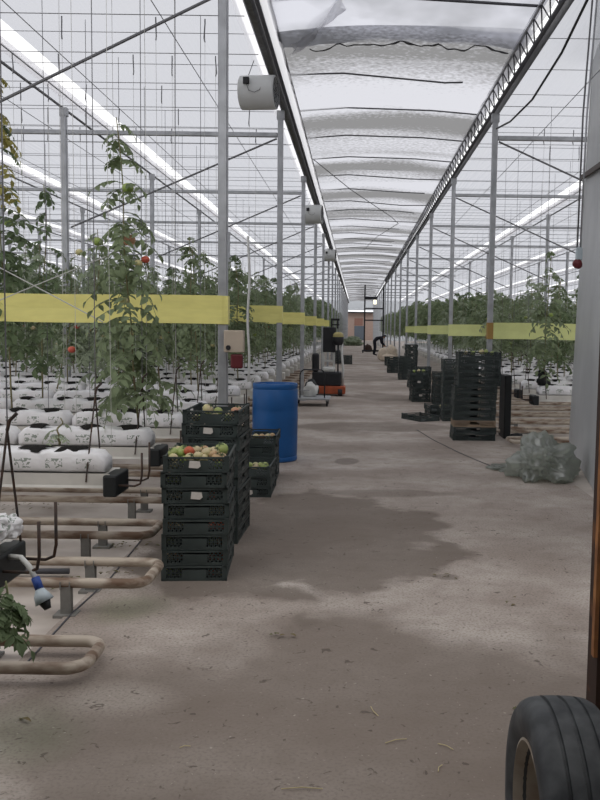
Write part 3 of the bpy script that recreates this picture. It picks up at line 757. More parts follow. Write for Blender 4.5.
def stem_path(h, lean, rr, z0=0.0, wob=0.04):
    n = 14; pts = []
    for i in range(n + 1):
        u = i / n
        pts.append(Vector((lean[0] * u + wob * noise.noise((u * 3, rr, 0)) * min(1, u * 4), lean[1] * u + wob * noise.noise((u * 3, rr, 7)) * min(1, u * 4), z0 + h * u)))
    return pts
def at_path(pts, u):
    f = u * (len(pts) - 1); i = min(int(f), len(pts) - 2); return pts[i].lerp(pts[i + 1], f - i)
def make_plant(seed, h, bare, nleaf, leafm, lean=(0, 0), toms=(), size=0.1, L=0.32, density=None, ym=None, name='tomato_plant', fol='foliage'):
    """bare: height below which stem has no leaves; ym: upper fraction with yellowing leaves"""
    rr = random.Random(seed); t = empty(name)
    pts = stem_path(h, lean, seed * 3.7)
    MB().tube([p[:] for p in pts], [0.009 - 0.005 * i / 14 for i in range(15)], 6).build('stem', M['stem'], t, smooth=True)
    b = MB(); ang = rr.uniform(0, 6)
    for i in range(nleaf):
        q = rr.random() if density is None else density(rr)
        u = bare / h + (1 - bare / h) * q
        ang += 2.4 + rr.uniform(-.5, .5)
        k = 1.0 if u < 0.6 else 1.0 - 1.5 * (u - 0.6)
        mi = 1 if (ym is not None and u > ym and rr.random() < 0.75) else 0
        leaf(b, at_path(pts, u), ang, L * k * rr.uniform(0.75, 1.2), rr.uniform(0.6, 1.5), rr, mi, size * (0.5 + 0.5 * k))
    b.build(fol, [leafm, M['leaf_y']] if ym is not None else leafm, t)
    for (z, dx, dy, k, sc) in toms:
        p = at_path(pts, z / h) + Vector((dx, dy, 0))
        o = bpy.data.objects.new('tomato', tom_mesh[k]); COL.objects.link(o); o.parent = t; o.location = p; o.scale = (sc, sc, sc)
    return t

# the sparse plants left standing over the first rows, each its own
near = []
def plant_px(px, Y, z0, *a, **kw):
    label = kw.pop('label'); t = make_plant(*a, **kw); t.location = ((px - 357) / 850 * Y, Y, z0); tag(t, label, 'tomato plant'); near.append(t); return t
BT = 0.79
plant_px(142, 6.55, BT, 11, 2.30, 0.22, 78, M['leaf'], lean=(-0.16, 0), size=0.085, L=0.33, density=lambda r: r.random() ** 1.35,
         toms=((1.40, 0.05, -0.05, 'tom_pink', 1.45), (1.78, 0.05, -0.05, 'tom_green', 1.3), (1.26, 0.16, -0.03, 'tom_red', 0.95), (1.23, 0.11, -0.05, 'tom_pale', 0.95), (1.39, -0.2, 0, 'tom_green', 1.1), (1.31, -0.34, 0.0, 'tom_pale', 0.85), (0.95, -0.02, -.06, 'tom_pale', 1.0), (0.58, -0.46, 0, 'tom_red', 0.9)),
         label='tallest lone tomato plant with one orange fruit, before the near yellow ribbon')
plant_px(16, 7.75, BT, 5, 2.95, 0.45, 80, M['leaf_d'], lean=(-0.08, -0.05), size=0.095, L=0.36, ym=0.60, toms=((1.65, 0.1, -.05, 'tom_green', 1.2), (1.9, -0.05, -.08, 'tom_pink', 1.0)),
         label='tall tomato plant with yellowing upper leaves, farthest from the first post')
plant_px(46, 8.95, BT, 21, 2.2, 0.3, 36, M['leaf_d'], lean=(0.05, 0), size=0.09, L=0.28, toms=((1.0, 0.05, -.04, 'tom_green', 1.0),), label='thin dark tomato plant beside the yellowing one, fewer leaves than its neighbour')
plant_px(121, 7.8, BT, 31, 1.0, 0.0, 20, M['leaf'], lean=(0.03, 0), size=0.10, L=0.28, label='short leafy tomato plant beside the tall lone one, lower leaves hanging on bags')
plant_px(166, 7.8, BT, 33, 1.15, 0.05, 20, M['leaf'], lean=(-0.12, 0), size=0.09, L=0.27, label='low tomato plant under the near yellow ribbon close to the first post')
plant_px(60, 10.2, BT, 35, 1.2, 0.15, 12, M['leaf_b'], lean=(0.25, 0), size=0.08, L=0.25, toms=((0.75, 0.1, -.05, 'tom_red', 1.0),), label='leaning young tomato plant with one red fruit below the ribbon')
plant_px(98, 8.95, BT, 37, 1.75, 0.25, 22, M['leaf_b'], lean=(0.05, 0), size=0.085, L=0.27, toms=((1.2, 0.05, -.05, 'tom_green', 1.1),), label='grey-green tomato plant standing between the tall one and thin one')
plant_px(200, 10.2, BT, 39, 1.7, 0.2, 24, M['leaf'], lean=(-0.05, 0), size=0.09, label='bushy tomato plant just before the first aisle post')
plant_px(64, 5.52, BT, 41, 0.17, 0.03, 5, M['leaf_b'], size=0.035, L=0.12, label='tiny pale green sprout growing from a bag near the entrance', name='tomato_sprout')
plant_px(-16, 3.22, -0.012, 43, 0.62, 0.36, 18, M['leaf_d'], lean=(0.12, -0.04), size=0.065, L=0.18, label='low dark-leaved plant beside the entrance pipe loop', name='young_plant')
plant_px(542, 12.2, BT, 51, 1.9, 0.2, 40, M['leaf'], lean=(0.06, 0), size=0.095, L=0.32, toms=((1.0, 0.05, -.04, 'tom_green', 1.0),), label='bushy tomato plant in first row behind the sheet-metal wall')
plant_px(557, 13.4, BT, 53, 1.6, 0.2, 30, M['leaf_d'], size=0.095, L=0.32, label='dark tomato plant touching the sheet-metal wall edge')

# dense crop behind
protos = []
for k in range(6):
    h = 1.85 + 0.10 * (k % 3)
    protos.append(make_plant(100 + k, h, 0.38, 50, M[('leaf', 'leaf_b', 'leaf_d', 'leaf', 'leaf_b', 'leaf')[k]], size=0.088, L=0.33, density=lambda r: r.random() ** 1.25,
                             toms=((0.62 + 0.1 * (k % 3), 0.07, -0.08, TM[(k + 1) % 4], 1.1), (1.1, -0.06, -0.08, 'tom_green', 1.1)) if k % 2 == 0 else ((0.7, 0.05, -.08, 'tom_green', 1.1),)))
pu = [False] * 6; npl = 0; stuff_pos = []
def place_plant(x, y, label, group):
    global npl
    k = R.randrange(6); o = protos[k] if not pu[k] else copy_tree(protos[k]); pu[k] = True
    s = R.uniform(0.80, 1.08) * (0.9 if x > 0 else 1.0); o.location = (x, y + R.uniform(-.06, .06), BT); o.rotation_euler = (0, 0, R.uniform(0, 6.28)); o.scale = (1.0, 1.0, s)
    tag(o, label, 'tomato plant', group); npl += 1
plan = []
for i, y in enumerate(rows_l):
    if y < 11: continue
    x = -1.72; j = 0
    while x > -0.44 * y - 0.4:
        if R.random() < (0.45 if y < 12 else 0.9): plan.append((y, j, x, i, -1))
        x -= 0.40 + R.uniform(-.06, .06); j += 1
for i, y in enumerate(rows_r):
    x = 2.85; j = 0
    while x < 0.28 * y + 0.4:
        if R.random() < (0.5 if y < 20 else 0.75): plan.append((y, j, x, i, 1))
        x += 0.40 + R.uniform(-.06, .06); j += 1
plan.sort(key=lambda p: p[0] + (p[1] * 0.6 if p[0] > 18 else 0))
for k, (y, j, x, i, s) in enumerate(plan):
    if k < 288:
        place_plant(x, y, f'leafy tomato plant in {ordn(i + 1)} crop row, {"end plant at the aisle" if j == 0 else ordn(j + 1) + " from the aisle"}, {"barrel" if s < 0 else "metal wall"} side', 'dense tomato rows')
    elif y < 62 and (j < 9 or y < 24): stuff_pos.append((x, y, j))
    elif y < 108 and j < 2: stuff_pos.append((x, y, j))
def merged_crop(pos):
    far = []
    for k in range(3):
        rr = random.Random(300 + k); b = MB(); pts = stem_path(2.1, (0, 0), 50 + k)
        b.tube([p[:] for p in pts[::3]], 0.008, 4, 0); ang = 0
        for i in range(18):
            ang += 2.4; leaf(b, at_path(pts, 0.2 + 0.8 * rr.random()), ang, 0.42, 1.0, rr, 0, 0.18)
        far.append(b)
    out = MB()
    for (x, y, j) in pos:
        b = far[R.randrange(3)]; a = R.uniform(0, 6.28); c, s = math.cos(a), math.sin(a); k = R.uniform(0.85, 1.1)
        out.add([(x + c * v[0] - s * v[1], y + s * v[0] + c * v[1], BT + v[2] * k) for v in b.v], b.f)
    return out
tag(merged_crop(stuff_pos).build('tomato_foliage', M['leaf']), 'mass of distant tomato foliage filling the crop rows', 'foliage', kind='stuff')

# crop strings with their wire hooks
def make_string():
    t = empty('crop_string')
    MB().tube([(0, 0, 0), (0.01, 0, 1.9), (0, 0, 3.70)], 0.002, 4).build('string', M['string'], t)
    MB().tube([(0, 0, 3.62), (0.012, 0, 3.66), (0.0, 0, 3.80), (0, 0, 3.845)], 0.007, 5).build('wire_hook', M['wire'], t)
    return t
str0 = make_string(); su = False; ns_ = 0
for side, rows in ((-1, rows_l[1:9]), (1, rows_r[:3])):
    for iy, y in enumerate(rows):
        x = -1.62 if side < 0 else 2.75; js = 0
        while (x > -0.43 * y) if side < 0 else (x < 0.29 * y):
            js += 1
            if R.random() < 0.72:
                o = str0 if not su else copy_tree(str0); su = True
                o.location = (x + R.uniform(-.1, .1), y + R.uniform(-.03, .03), BT); o.rotation_euler = (0, 0, R.uniform(0, 6))
                tag(o, f'pale crop string, {ordn(js)} from the aisle above {ordn(iy + 1)} open bag row, {"barrel" if side < 0 else "metal wall"} side', 'string', 'crop strings ' + ('barrel side' if side < 0 else 'metal wall side')); ns_ += 1
            x += side * 0.46

# ------------------------------------------------------------------ crates
CH, CW, CL = 0.0958, 0.40, 0.60
def crate_body():
    b = MB(); hw, hl = CW / 2, CL / 2; t = 0.006
    b.box(-hw + 0.012, hw - 0.012, -hl + 0.012, hl - 0.012, 0.0, 0.008)
    def wall(p0, p1, nrm, long):
        p0, p1, nrm = Vector(p0), Vector(p1), Vector(nrm); d = (p1 - p0); L = d.length; d.normalize()
        def slab(u0, u1, z0, z1, o0, o1):
            a, c = p0 + d * u0, p0 + d * u1
            vs = [a + nrm * o0, c + nrm * o0, c + nrm * o1, a + nrm * o1]
            b.add([(v.x, v.y, z) for z in (z0, z1) for v in vs], [(0, 3, 2, 1), (4, 5, 6, 7), (0, 1, 5, 4), (1, 2, 6, 5), (2, 3, 7, 6), (3, 0, 4, 7)])
        slab(0, L, 0.0, 0.018, -0.012, -0.004)
        slab(0, L, CH - 0.015, CH - 0.003, -0.012, 0.0)
        for u in (0.0, L - 0.03): slab(u, u + 0.03, 0, CH - 0.004, -0.014, -0.001)
        mid = L / 2; pw = 0.075 if not long else 0.07
        if not long: slab(mid - pw, mid + pw, 0.018, CH - 0.026, -0.011, -0.005)
        else:
            slab(mid - pw - 0.012, mid - pw, 0.018, CH - 0.015, -0.011, -0.004); slab(mid + pw, mid + pw + 0.012, 0.018, CH - 0.015, -0.011, -0.004)
            slab(mid - pw, mid + pw, 0.018, 0.036, -0.011, -0.005)
        z0, z1 = 0.018, CH - 0.015; hgt = z1 - z0
        for (u0, u1) in ((0.03, mid - pw - (0.012 if long else 0)), (mid + pw + (0.012 if long else 0), L - 0.03)):
            slab(u0, u1, (z0 + z1) / 2 - 0.003, (z0 + z1) / 2 + 0.003, -0.010, -0.006)
            step = 0.024; k = u0 - hgt
            while k < u1:
                for sg in (1, -1):
                    a0, a1 = k, k + hgt; c0, c1 = max(a0, u0), min(a1, u1)
                    if c1 - c0 > 0.006:
                        q0, q1 = (c0 - a0), (c1 - a0)
                        za, zb = (z0 + q0, z0 + q1) if sg > 0 else (z1 - q0, z1 - q1)
                        A = p0 + d * c0 + nrm * -0.008; B = p0 + d * c1 + nrm * -0.008
                        b.bar((A.x, A.y, za), (B.x, B.y, zb), 0.004, 0.006)
                k += step
    wall((-hw, -hl, 0), (hw, -hl, 0), (0, -1, 0), False); wall((hw, hl, 0), (-hw, hl, 0), (0, 1, 0), False)
    wall((hw, -hl, 0), (hw, hl, 0), (1, 0, 0), True); wall((-hw, hl, 0), (-hw, -hl, 0), (-1, 0, 0), True)
    # raised corner lugs
    for sx in (-1, 1):
        for sy in (-1, 1):
            b.box(min(sx * hw, sx * (hw - 0.03)), max(sx * hw, sx * (hw - 0.03)), min(sy * hl, sy * (hl - 0.012)), max(sy * hl, sy * (hl - 0.012)), CH - 0.01, CH + 0.004)
    return b
def proto_crate(m):
    o = crate_body().build('crate', m); me = o.data; bpy.data.objects.remove(o); return me
crate_me = proto_crate(M['crate']); crate_me2 = proto_crate(M['crate2']); crate_card = proto_crate(M['card'])
lm = MB()
lm.add([(x, -CL / 2 - 0.0065, z) for x, z in ((-0.035, 0.028), (0.02, 0.024), (0.036, 0.036), (0.03, 0.066), (-0.03, 0.07))] + [(x, -CL / 2 + 0.006, z) for x, z in ((-0.035, 0.028), (0.02, 0.024), (0.036, 0.036), (0.03, 0.066), (-0.03, 0.07))],
       [(0, 1, 2, 3, 4), (9, 8, 7, 6, 5)] + [(i, 5 + i, 5 + (i + 1) % 5, (i + 1) % 5) for i in range(5)])
o = lm.build('paper_label', M['paper']); label_me = o.data; bpy.data.objects.remove(o)
CRATES = {}
def crate(loc, rz, label, group, sticker=0.0, me=None):
    t = empty('crate', loc, rz, label, 'crate', group)
    o = bpy.data.objects.new('crate_body', me or crate_me); COL.objects.link(o); o.parent = t
    if sticker:
        s = bpy.data.objects.new('paper_label', label_me); COL.objects.link(s); s.parent = t; s.location = (R.uniform(-.015, .015), 0, 0); s.scale = (sticker, 1, 1)
    return t
def stack(x, y, n, rz, desc, jit=0.008, stickers=(), shift=None, cards=(), wob=0.02):
    """x, y: middle of the stack's footprint"""
    out = []
    for i in range(n):
        k = n - i                                   # counted from the top
        dx, dy = (shift(i) if shift else (0, 0))
        lab = f'dark plastic crate, {"topmost" if k == 1 else ("bottom one" if i == 0 else ordn(k) + " from the top")} of {desc}'
        if i in cards: lab = f'brown cardboard crate, {ordn(k)} from the top of {desc}'
        out.append(crate((x + dx + R.uniform(-jit, jit), y + dy + R.uniform(-jit, jit), 0.001 + i * (CH + 0.0005)), rz + R.uniform(-wob, wob), lab, 'crates of ' + desc,
                         1.0 if i in stickers else 0.0, crate_card if i in cards else (crate_me2 if R.random() < 0.3 else crate_me)))
    return out
def tom(loc, k, sc, label, group, parts=True):
    t = empty('tomato', loc, R.uniform(0, 6), label, 'tomato', group)
    o = bpy.data.objects.new('fruit', tom_mesh[k]); COL.objects.link(o); o.parent = t; o.scale = (sc, sc, sc); o.rotation_euler = (R.uniform(-.7, .7), R.uniform(-.7, .7), 0)
    if parts:
        c = bpy.data.objects.new('calyx', calyx_mesh); COL.objects.link(c); c.parent = o
    return t
COLN = {'tom_green': 'green', 'tom_pale': 'pale', 'tom_pink': 'pinkish', 'tom_red': 'red'}
PI2 = PI / 2
# stack 1: closest, short side to the viewer
S1 = (-0.995, 5.51)
stack(S1[0], S1[1], 8, 0.07, 'the stack by the pipe loop', stickers=(5, 7), wob=0.012)
# stack 2
S2 = (-1.03, 6.42)
stack(S2[0], S2[1], 10, -0.02, 'the tall stack before the barrel', stickers=(8,), wob=0.015)
stack(-0.98, 8.10, 3, 0.0, 'the low stack beside the blue barrel', stickers=(0,))
stack(-1.0, 8.80, 5, 0.03, 'the stack touching the blue barrel')
def heap(cx, cy, ztop, items, where, rz=0):
    items = sorted(items, key=lambda q: q[0])
    cnt = {}
    for (dx, dy, dz, k, sc) in items:
        cnt[k] = cnt.get(k, 0) + 1
        nm = ordn(cnt[k])
        tom((cx + dx - 0.07 * dy * (1 if rz else 0), cy + max(dy, -.242) + rz * dx, ztop + dz + (0.014 if dz > -0.05 else 0.0)), k, sc, f'{nm} {COLN[k]} tomato from the crop side {where}', 'tomatoes ' + where)
T1 = 8 * (CH + 0.0005)
heap(S1[0], S1[1], T1, [(-.10, -.17, -.012, 'tom_green', 1.15), (-.135, -.24, -.03, 'tom_pale', .9), (-.155, -.14, -.03, 'tom_pale', .95), (-.045, -.20, .006, 'tom_red', 1.0), (-.035, -.25, -.03, 'tom_pale', 1.0), (-.075, -.26, -.045, 'tom_green', .9),
     (.015, -.25, -.02, 'tom_pale', 1.0), (.045, -.255, -.035, 'tom_pale', .95), (.01, -.26, -.065, 'tom_green', 1.0), (.095, -.20, -.014, 'tom_pink', 1.0), (.145, -.12, .008, 'tom_green', 1.3), (.125, -.235, -.03, 'tom_pink', .9), (.155, -.22, -.03, 'tom_pink', .95), (-.02, -.12, -.02, 'tom_green', 1.0),
     (.07, -.13, -.03, 'tom_pale', 1.0), (-.04, -.02, -.03, 'tom_pale', 1.0), (.06, 0.0, -.03, 'tom_green', 1.0), (-.12, .02, -.03, 'tom_green', 1.0), (.14, .05, -.03, 'tom_pale', 1.0), (-.13, -.262, -.062, 'tom_pale', .85), (.135, -.262, -.062, 'tom_green', .85), (-.05, -.265, -.066, 'tom_pale', .85), (-.145, -.19, -.005, 'tom_green', 1.0), (.06, -.20, -.004, 'tom_pale', 1.05), (-.01, -.16, .004, 'tom_pale', 1.0), (.105, -.16, -.002, 'tom_pale', 1.0), (-.09, -.10, -.005, 'tom_green', 1.1), (.03, -.08, -.004, 'tom_pink', 1.0), (.14, -.04, -.008, 'tom_green', 1.0), (-.14, -.06, -.01, 'tom_pale', 1.0)],
     'in the top crate by the pipe loop', 0.07)
T2 = 10 * (CH + 0.0005)
heap(S2[0], S2[1], T2, [(-.04, -.20, -.012, 'tom_pale', 1.2), (-.02, -.26, -.055, 'tom_green', 1.0), (.02, -.26, -.05, 'tom_pale', 1.0), (-.08, -.26, -.06, 'tom_green', .95), (.03, -.18, -.03, 'tom_green', 1.0), (-.12, -.255, -.06, 'tom_pale', .9), (.11, -.26, -.06, 'tom_green', .9),
     (.15, -.15, -.03, 'tom_pink', 1.0), (.155, -.05, -.035, 'tom_pink', 1.0), (.10, -.08, -.05, 'tom_pale', 1.0)], 'in the top crate of the tall stack')
T3 = 3 * (CH + 0.0005)
heap(-0.98, 8.10, T3, [(.0, -.22, -.02, 'tom_green', 1.1), (.06, -.24, -.03, 'tom_pale', 1.0), (.11, -.20, -.02, 'tom_green', 1.05), (.15, -.24, -.03, 'tom_green', 1.0), (.05, -.14, -.03, 'tom_pale', 1.0), (.14, -.12, -.03, 'tom_green', 1.0)], 'in the low crates beside the barrel')
heap(-1.0, 8.80, 5 * (CH + 0.0005), [(.06, -.24, -.03, 'tom_pink', 1.0), (.12, -.22, -.03, 'tom_pale', 1.0), (.155, -.16, -.03, 'tom_pink', 1.0), (.0, -.24, -.03, 'tom_pale', 1.0)], 'in the crate touching the barrel')
# fruit glimpsed through the lattice of the lower crates
for lev in range(7):
    kk = 0
    for dx in (-.155, -.105, .10, .15):
        if R.random() < 0.8:
            kk += 1
            tom((S1[0] + dx + .016, S1[1] - .236 + dx * .07, lev * (CH + .0005) + 0.041), R.choice(('tom_green', 'tom_pale', 'tom_pale', 'tom_green', 'tom_pink', 'tom_red')), 0.9, f'{ordn(kk)} tomato behind the lattice of the {ordn(8 - lev)} crate down by pipe loop', f'tomatoes inside lower crates', False)

# stacks on the other side of the aisle
stack(1.69, 12.23, 13, PI2, 'the tall stack on the metal wall side', stickers=(), shift=lambda i: (0.05, 0.02) if i > 7 else (-0.01, 0), cards=(2,), wob=0.03)
stack(2.17, 12.78, 9, 0, 'the narrow stack behind the tall stack', wob=0.02) if False else None
TA = 13 * (CH + .0005)
heap(1.74, 12.25, TA, [(.02, -.14, -.01, 'tom_pale', 1.2), (.08, -.13, -.01, 'tom_green', 1.2), (-.1, -.14, -.03, 'tom_green', 1.1), (.17, -.13, -.03, 'tom_green', 1.0), (-.2, -.13, -.03, 'tom_pale', 1.0)], 'on the tall stack at the metal wall side')
ts = tag(MB().rbox(2.14, 2.24, 12.3, 12.75, 0, 0.92, 0.01).build('plastic_board', M['blackplastic']), 'upright black plastic panel standing behind the tall crate stack', 'panel')
stack(1.78, 14.75, 11, PI2, 'the second stack on the metal wall side')
stack(1.12, 14.75, 1, 0.5, 'the flat crate lying alone in the aisle', wob=0)
stack(1.30, 14.25, 1, 1.5, 'the flat crate touching the second stack', wob=0) if False else None
stack(1.50, 15.55, 2, 0.1, 'the two-crate pile behind the flat crate')
heap(1.50, 15.55, 2 * (CH + .0005), [(0.05, -.2, -.02, 'tom_pale', 1.3), (0.1, -.18, -.02, 'tom_green', 1.2)], 'on the two-crate pile in the aisle')
stack(1.40, 18.65, 7, 0.05, 'the third stack on the metal wall side', stickers=(1, 4), shift=lambda i: (-0.06, 0) if i > 2 else (0.0, 0))
heap(1.34, 18.6, 7 * (CH + .0005), [(0.0, -.2, -.02, 'tom_pale', 1.2), (0.1, -.2, -.02, 'tom_green', 1.2), (-.1, -.22, -.03, 'tom_green', 1.1)], 'on the third stack at the metal wall side')
stack(1.82, 18.05, 7, 0.0, 'the fourth stack on the metal wall side')
stack(1.80, 28.2, 11, 0.0, 'the fifth stack on the metal wall side', stickers=(6, 8, 10))
stack(1.76, 22.6, 6, 0.0, 'the half-hidden stack between the fourth and fifth')
stack(1.50, 26.6, 7, 0.0, 'the sixth stack on the metal wall side')
stack(1.30, 30.6, 5, 0.0, 'the seventh stack on the metal wall side')
stack(1.78, 31.2, 6, 0.0, 'the eighth stack on the metal wall side')
stack(1.5, 36.5, 4, PI2, 'the ninth stack before the beige sacks')
stack(-0.40, 37.5, 4, 0.0, 'the pile beyond the orange stacker truck')
stack(-0.85, 37.9, 6, 0.0, 'the higher pile beyond the orange stacker truck')

# ------------------------------------------------------------------ blue barrel
bl = empty('plastic_barrel', (-0.95, 10.06, 0), label='blue plastic barrel standing behind the crate stacks', cat='barrel')
r = 0.265
prof = [(0.02, 0.02), (0.235, 0.02), (0.25, 0.0), (0.262, 0.012), (0.264, 0.05), (0.258, 0.06), (0.262, 0.075), (0.265, 0.28), (0.263, 0.295), (0.265, 0.31), (0.267, 0.58), (0.2645, 0.595), (0.266, 0.61), (0.264, 0.83), (0.257, 0.845), (0.262, 0.855), (0.264, 0.895), (0.258, 0.908), (0.245, 0.908), (0.238, 0.88), (0.02, 0.875)]
MB().lathe(prof, 48).build('drum', M['barrel'], bl, smooth='auto')
for sx in (-0.14, 0.14):
    MB().lathe([(0.001, 0.90), (0.032, 0.90), (0.036, 0.895), (0.036, 0.872)], 16, c=(sx, 0.02, 0)).build('bung', M['barrel'], bl, smooth=False)

# ------------------------------------------------------------------ fans under the gutter
def fan(x, y, z, r, L, label):
    t = empty('ventilation_fan', (x, y, z), -0.12, label, 'fan', 'ventilation fans')
    h = MB(); prof = [(r * 0.92, -L / 2), (r, -L / 2 + 0.01), (r * 1.01, -L * 0.2), (r, 0), (r * 1.01, L * 0.2), (r, L / 2 - 0.01), (r * 0.92, L / 2), (r * 0.90, L / 2 - 0.01), (r * 0.90, -L / 2 + 0.01)]
    h.lathe(prof, 36, axis='X', closed=True).build('housing', M['fan'], t, smooth='auto')
    hub = MB().lathe([(0.002, -0.06), (0.05, -0.05), (0.055, 0.05), (0.002, 0.06)], 16, axis='X').build('motor', M['darkpaint'], t, smooth=True)
    for k in range(5):
        a = 2 * PI * k / 5; c, s = math.cos(a), math.sin(a); b = MB()
        vs = []
        for rr_, w_, tw in ((0.05, 0.05, 0.8), (r * 0.5, 0.08, 0.55), (r * 0.86, 0.09, 0.35)):
            for sg in (-1, 1):
                off = sg * w_ / 2; xo = off * math.sin(tw); to = off * math.cos(tw)
                vs.append((xo, c * rr_ - s * to, s * rr_ + c * to))
        b.add(vs, [(0, 1, 3, 2), (2, 3, 5, 4)]).build('blade', M['fan'], t)
    for sg in (-1, 1):
        g = MB()
        for q in (0.3, 0.6, 0.85): g.tube([(sg * L * 0.49, r * q * math.cos(2 * PI * k / 20), r * q * math.sin(2 * PI * k / 20)) for k in range(20)], 0.003, 4, closed=True)
        for k in range(6): g.tube([(sg * L * 0.49, 0, 0), (sg * L * 0.49, r * 0.9 * math.cos(k * PI / 3), r * 0.9 * math.sin(k * PI / 3))], 0.003, 4)
        g.build('grille', M['darkpaint'], t)
    MB().rbox(-0.14, -0.07, -r - 0.03, -r + 0.02, 0.05, 0.13, 0.006).build('switch_box', M['darkpaint'], t)
    MB().tube([(-0.1, -r - 0.01, 0.05), (-0.07, -r - 0.02, -0.03), (0.0, -r - 0.015, -0.05), (0.06, -r - 0.005, -0.02), (0.09, -r + 0.02, 0.08)], 0.004, 5).build('cable', M['wire'], t)
    for sg in (-1, 1):
        MB().tube([(sg * L * 0.3, 0, r), (sg * L * 0.15, 0.02, 4.80 - z)], 0.005, 5).build('chain', M['wire'], t)
    return t
fan(-1.24, 10.75, 4.41, 0.20, 0.44, 'large white tubular fan hanging below the roof gutter, first along aisle')
fan(-1.12, 21.6, 4.38, 0.23, 0.44, 'white tubular fan hanging below the gutter, second along aisle')
fan(-1.10, 34.0, 4.42, 0.23, 0.44, 'small distant white tubular fan, third along aisle')

# ------------------------------------------------------------------ things on the first post and around
cb = empty('control_box', (-1.06, 7.425, 1.33), label='beige control box with dark red socket on the first barrel-side post', cat='control box')
MB().rbox(-0.085, 0.085, 0, 0.09, 0.01, 0.20, 0.008).build('housing', M['beige'], cb)
MB().lathe([(0.001, -0.012), (0.02, -0.012), (0.022, 0.0)], 16, axis='Y', c=(-0.045, 0, 0.05)).build('dial', M['darkpaint'], cb)
MB().rbox(-0.03, 0.075, 0.015, 0.075, -0.13, -0.005, 0.015).build('socket', M['redplug'], cb)
hose = [(-1.44 + 0.012 * math.sin(k * 0.9), 11.42, 0.83 + k * 0.16) for k in range(13)]
tag(MB().tube(hose, 0.017, 8).build('feed_hose', M['whitepvc'], smooth=True), 'upright white hose rising from the bags between first and second post', 'hose')
tag(MB().tube([(2.06, 7.2, 4.72), (2.05, 7.9, 4.6), (2.04, 9.0, 4.38), (2.03, 10.4, 4.28), (2.02, 11.8, 4.36), (2.0, 12.82, 4.5)], 0.013, 8).build('drooping_cable', M['blackplastic'], smooth=True), 'black cable drooping below the gutter to a metal-wall-side post', 'cable')
rp_ = empty('hanging_rope', (1.925, 7.6, 2.12), label='doubled rope hanging from the gutter beside the sheet-metal wall', cat='rope')
MB().tube([(-0.015, 0, 0.1), (-0.005, 0, 1.3), (0.06, 0, 2.68)], 0.008, 6).build('strand', M['wire'], rp_, smooth=True)
MB().tube([(0.012, 0, 0.1), (0.028, 0, 1.3), (0.10, 0, 2.68)], 0.008, 6).build('strand', M['galv'], rp_, smooth=True)
MB().rbox(-0.025, 0.03, -0.025, 0.025, 0.06, 0.17, 0.01).build('clip', M['clearpvc'], rp_)
bmx = bmesh.new(); bmesh.ops.create_icosphere(bmx, subdivisions=2, radius=0.045)
for v in bmx.verts: v.co *= 1 + 0.25 * noise.noise(v.co * 30)
MB().bm(bmx).build('knot', M['redplug'], rp_, loc=(-0.005, 0, 0.03), smooth=True)

# crumpled film bundle by the metal wall
def crumple(name, rx, ry, rz, seed, m, amp=0.3, sub=4, f=2.2, fine=1.0):
    bm_ = bmesh.new(); bmesh.ops.create_icosphere(bm_, subdivisions=sub, radius=1)
    for v in bm_.verts:
        p = v.co.copy(); n_ = noise.noise(p * f + Vector((seed, 0, 0))); n2 = abs(noise.noise(p * f * 2.4 + Vector((0, seed, 0)))); n3 = abs(noise.noise(p * f * 5 + Vector((0, seed, 3))))
        q = p * (1 + amp * n_ - amp * 0.9 * n2 - amp * 0.35 * n3 * fine)
        v.co = Vector((q.x * rx, q.y * ry, max(q.z, -0.55) * rz + 0.55 * rz))
    return MB().bm(bm_).build(name, m, smooth=True)
o = crumple('plastic_bundle', 0.34, 0.52, 0.27, 4.2, M['bundle'], 0.55, 5, 1.7, 0.5); o.location = (2.0, 9.15, 0.0); o.rotation_euler = (0, 0, -0.25)
tag(o, 'crumpled bundle of clear plastic film against the sheet-metal wall', 'plastic film')
o = crumple('plastic_scrap', 0.17, 0.2, 0.035, 8.2, M['bundle'], 0.5, 4); o.location = (1.68, 9.6, 0.0)
tag(o, 'flat scrap of plastic film on the floor beside the bundle', 'plastic film')
tag(MB().tube([(1.6, 9.6, 0.01), (1.45, 10.2, 0.01), (1.3, 10.9, 0.01), (1.1, 12.0, 0.01), (0.95, 13.2, 0.01)], 0.004, 5).build('floor_cord', M['darkbar']), 'thin dark cord lying on floor from the plastic scrap', 'cord')
for (x, y, rx, s, lab) in ((2.28, 12.05, 0.12, 3, 'dark clump of debris on the ground beside the tall crate stack'), (2.66, 12.2, 0.10, 5, 'dark rag hanging on the end of a metal-wall-side row')):
    o = crumple('rag', rx, 0.09, 0.08 if s == 3 else 0.16, s, M['blackplastic'], 0.5, 3); o.location = (x, y, 0 if s == 3 else 0.785); tag(o, lab, 'rag')
o = crumple('white_sack', 0.07, 0.10, 0.06, 17, M['bag'], 0.35, 4); o.location = (-1.42, 3.48, 0.70)
tag(o, 'crumpled white plastic sack over the end of the entrance trough', 'sack')

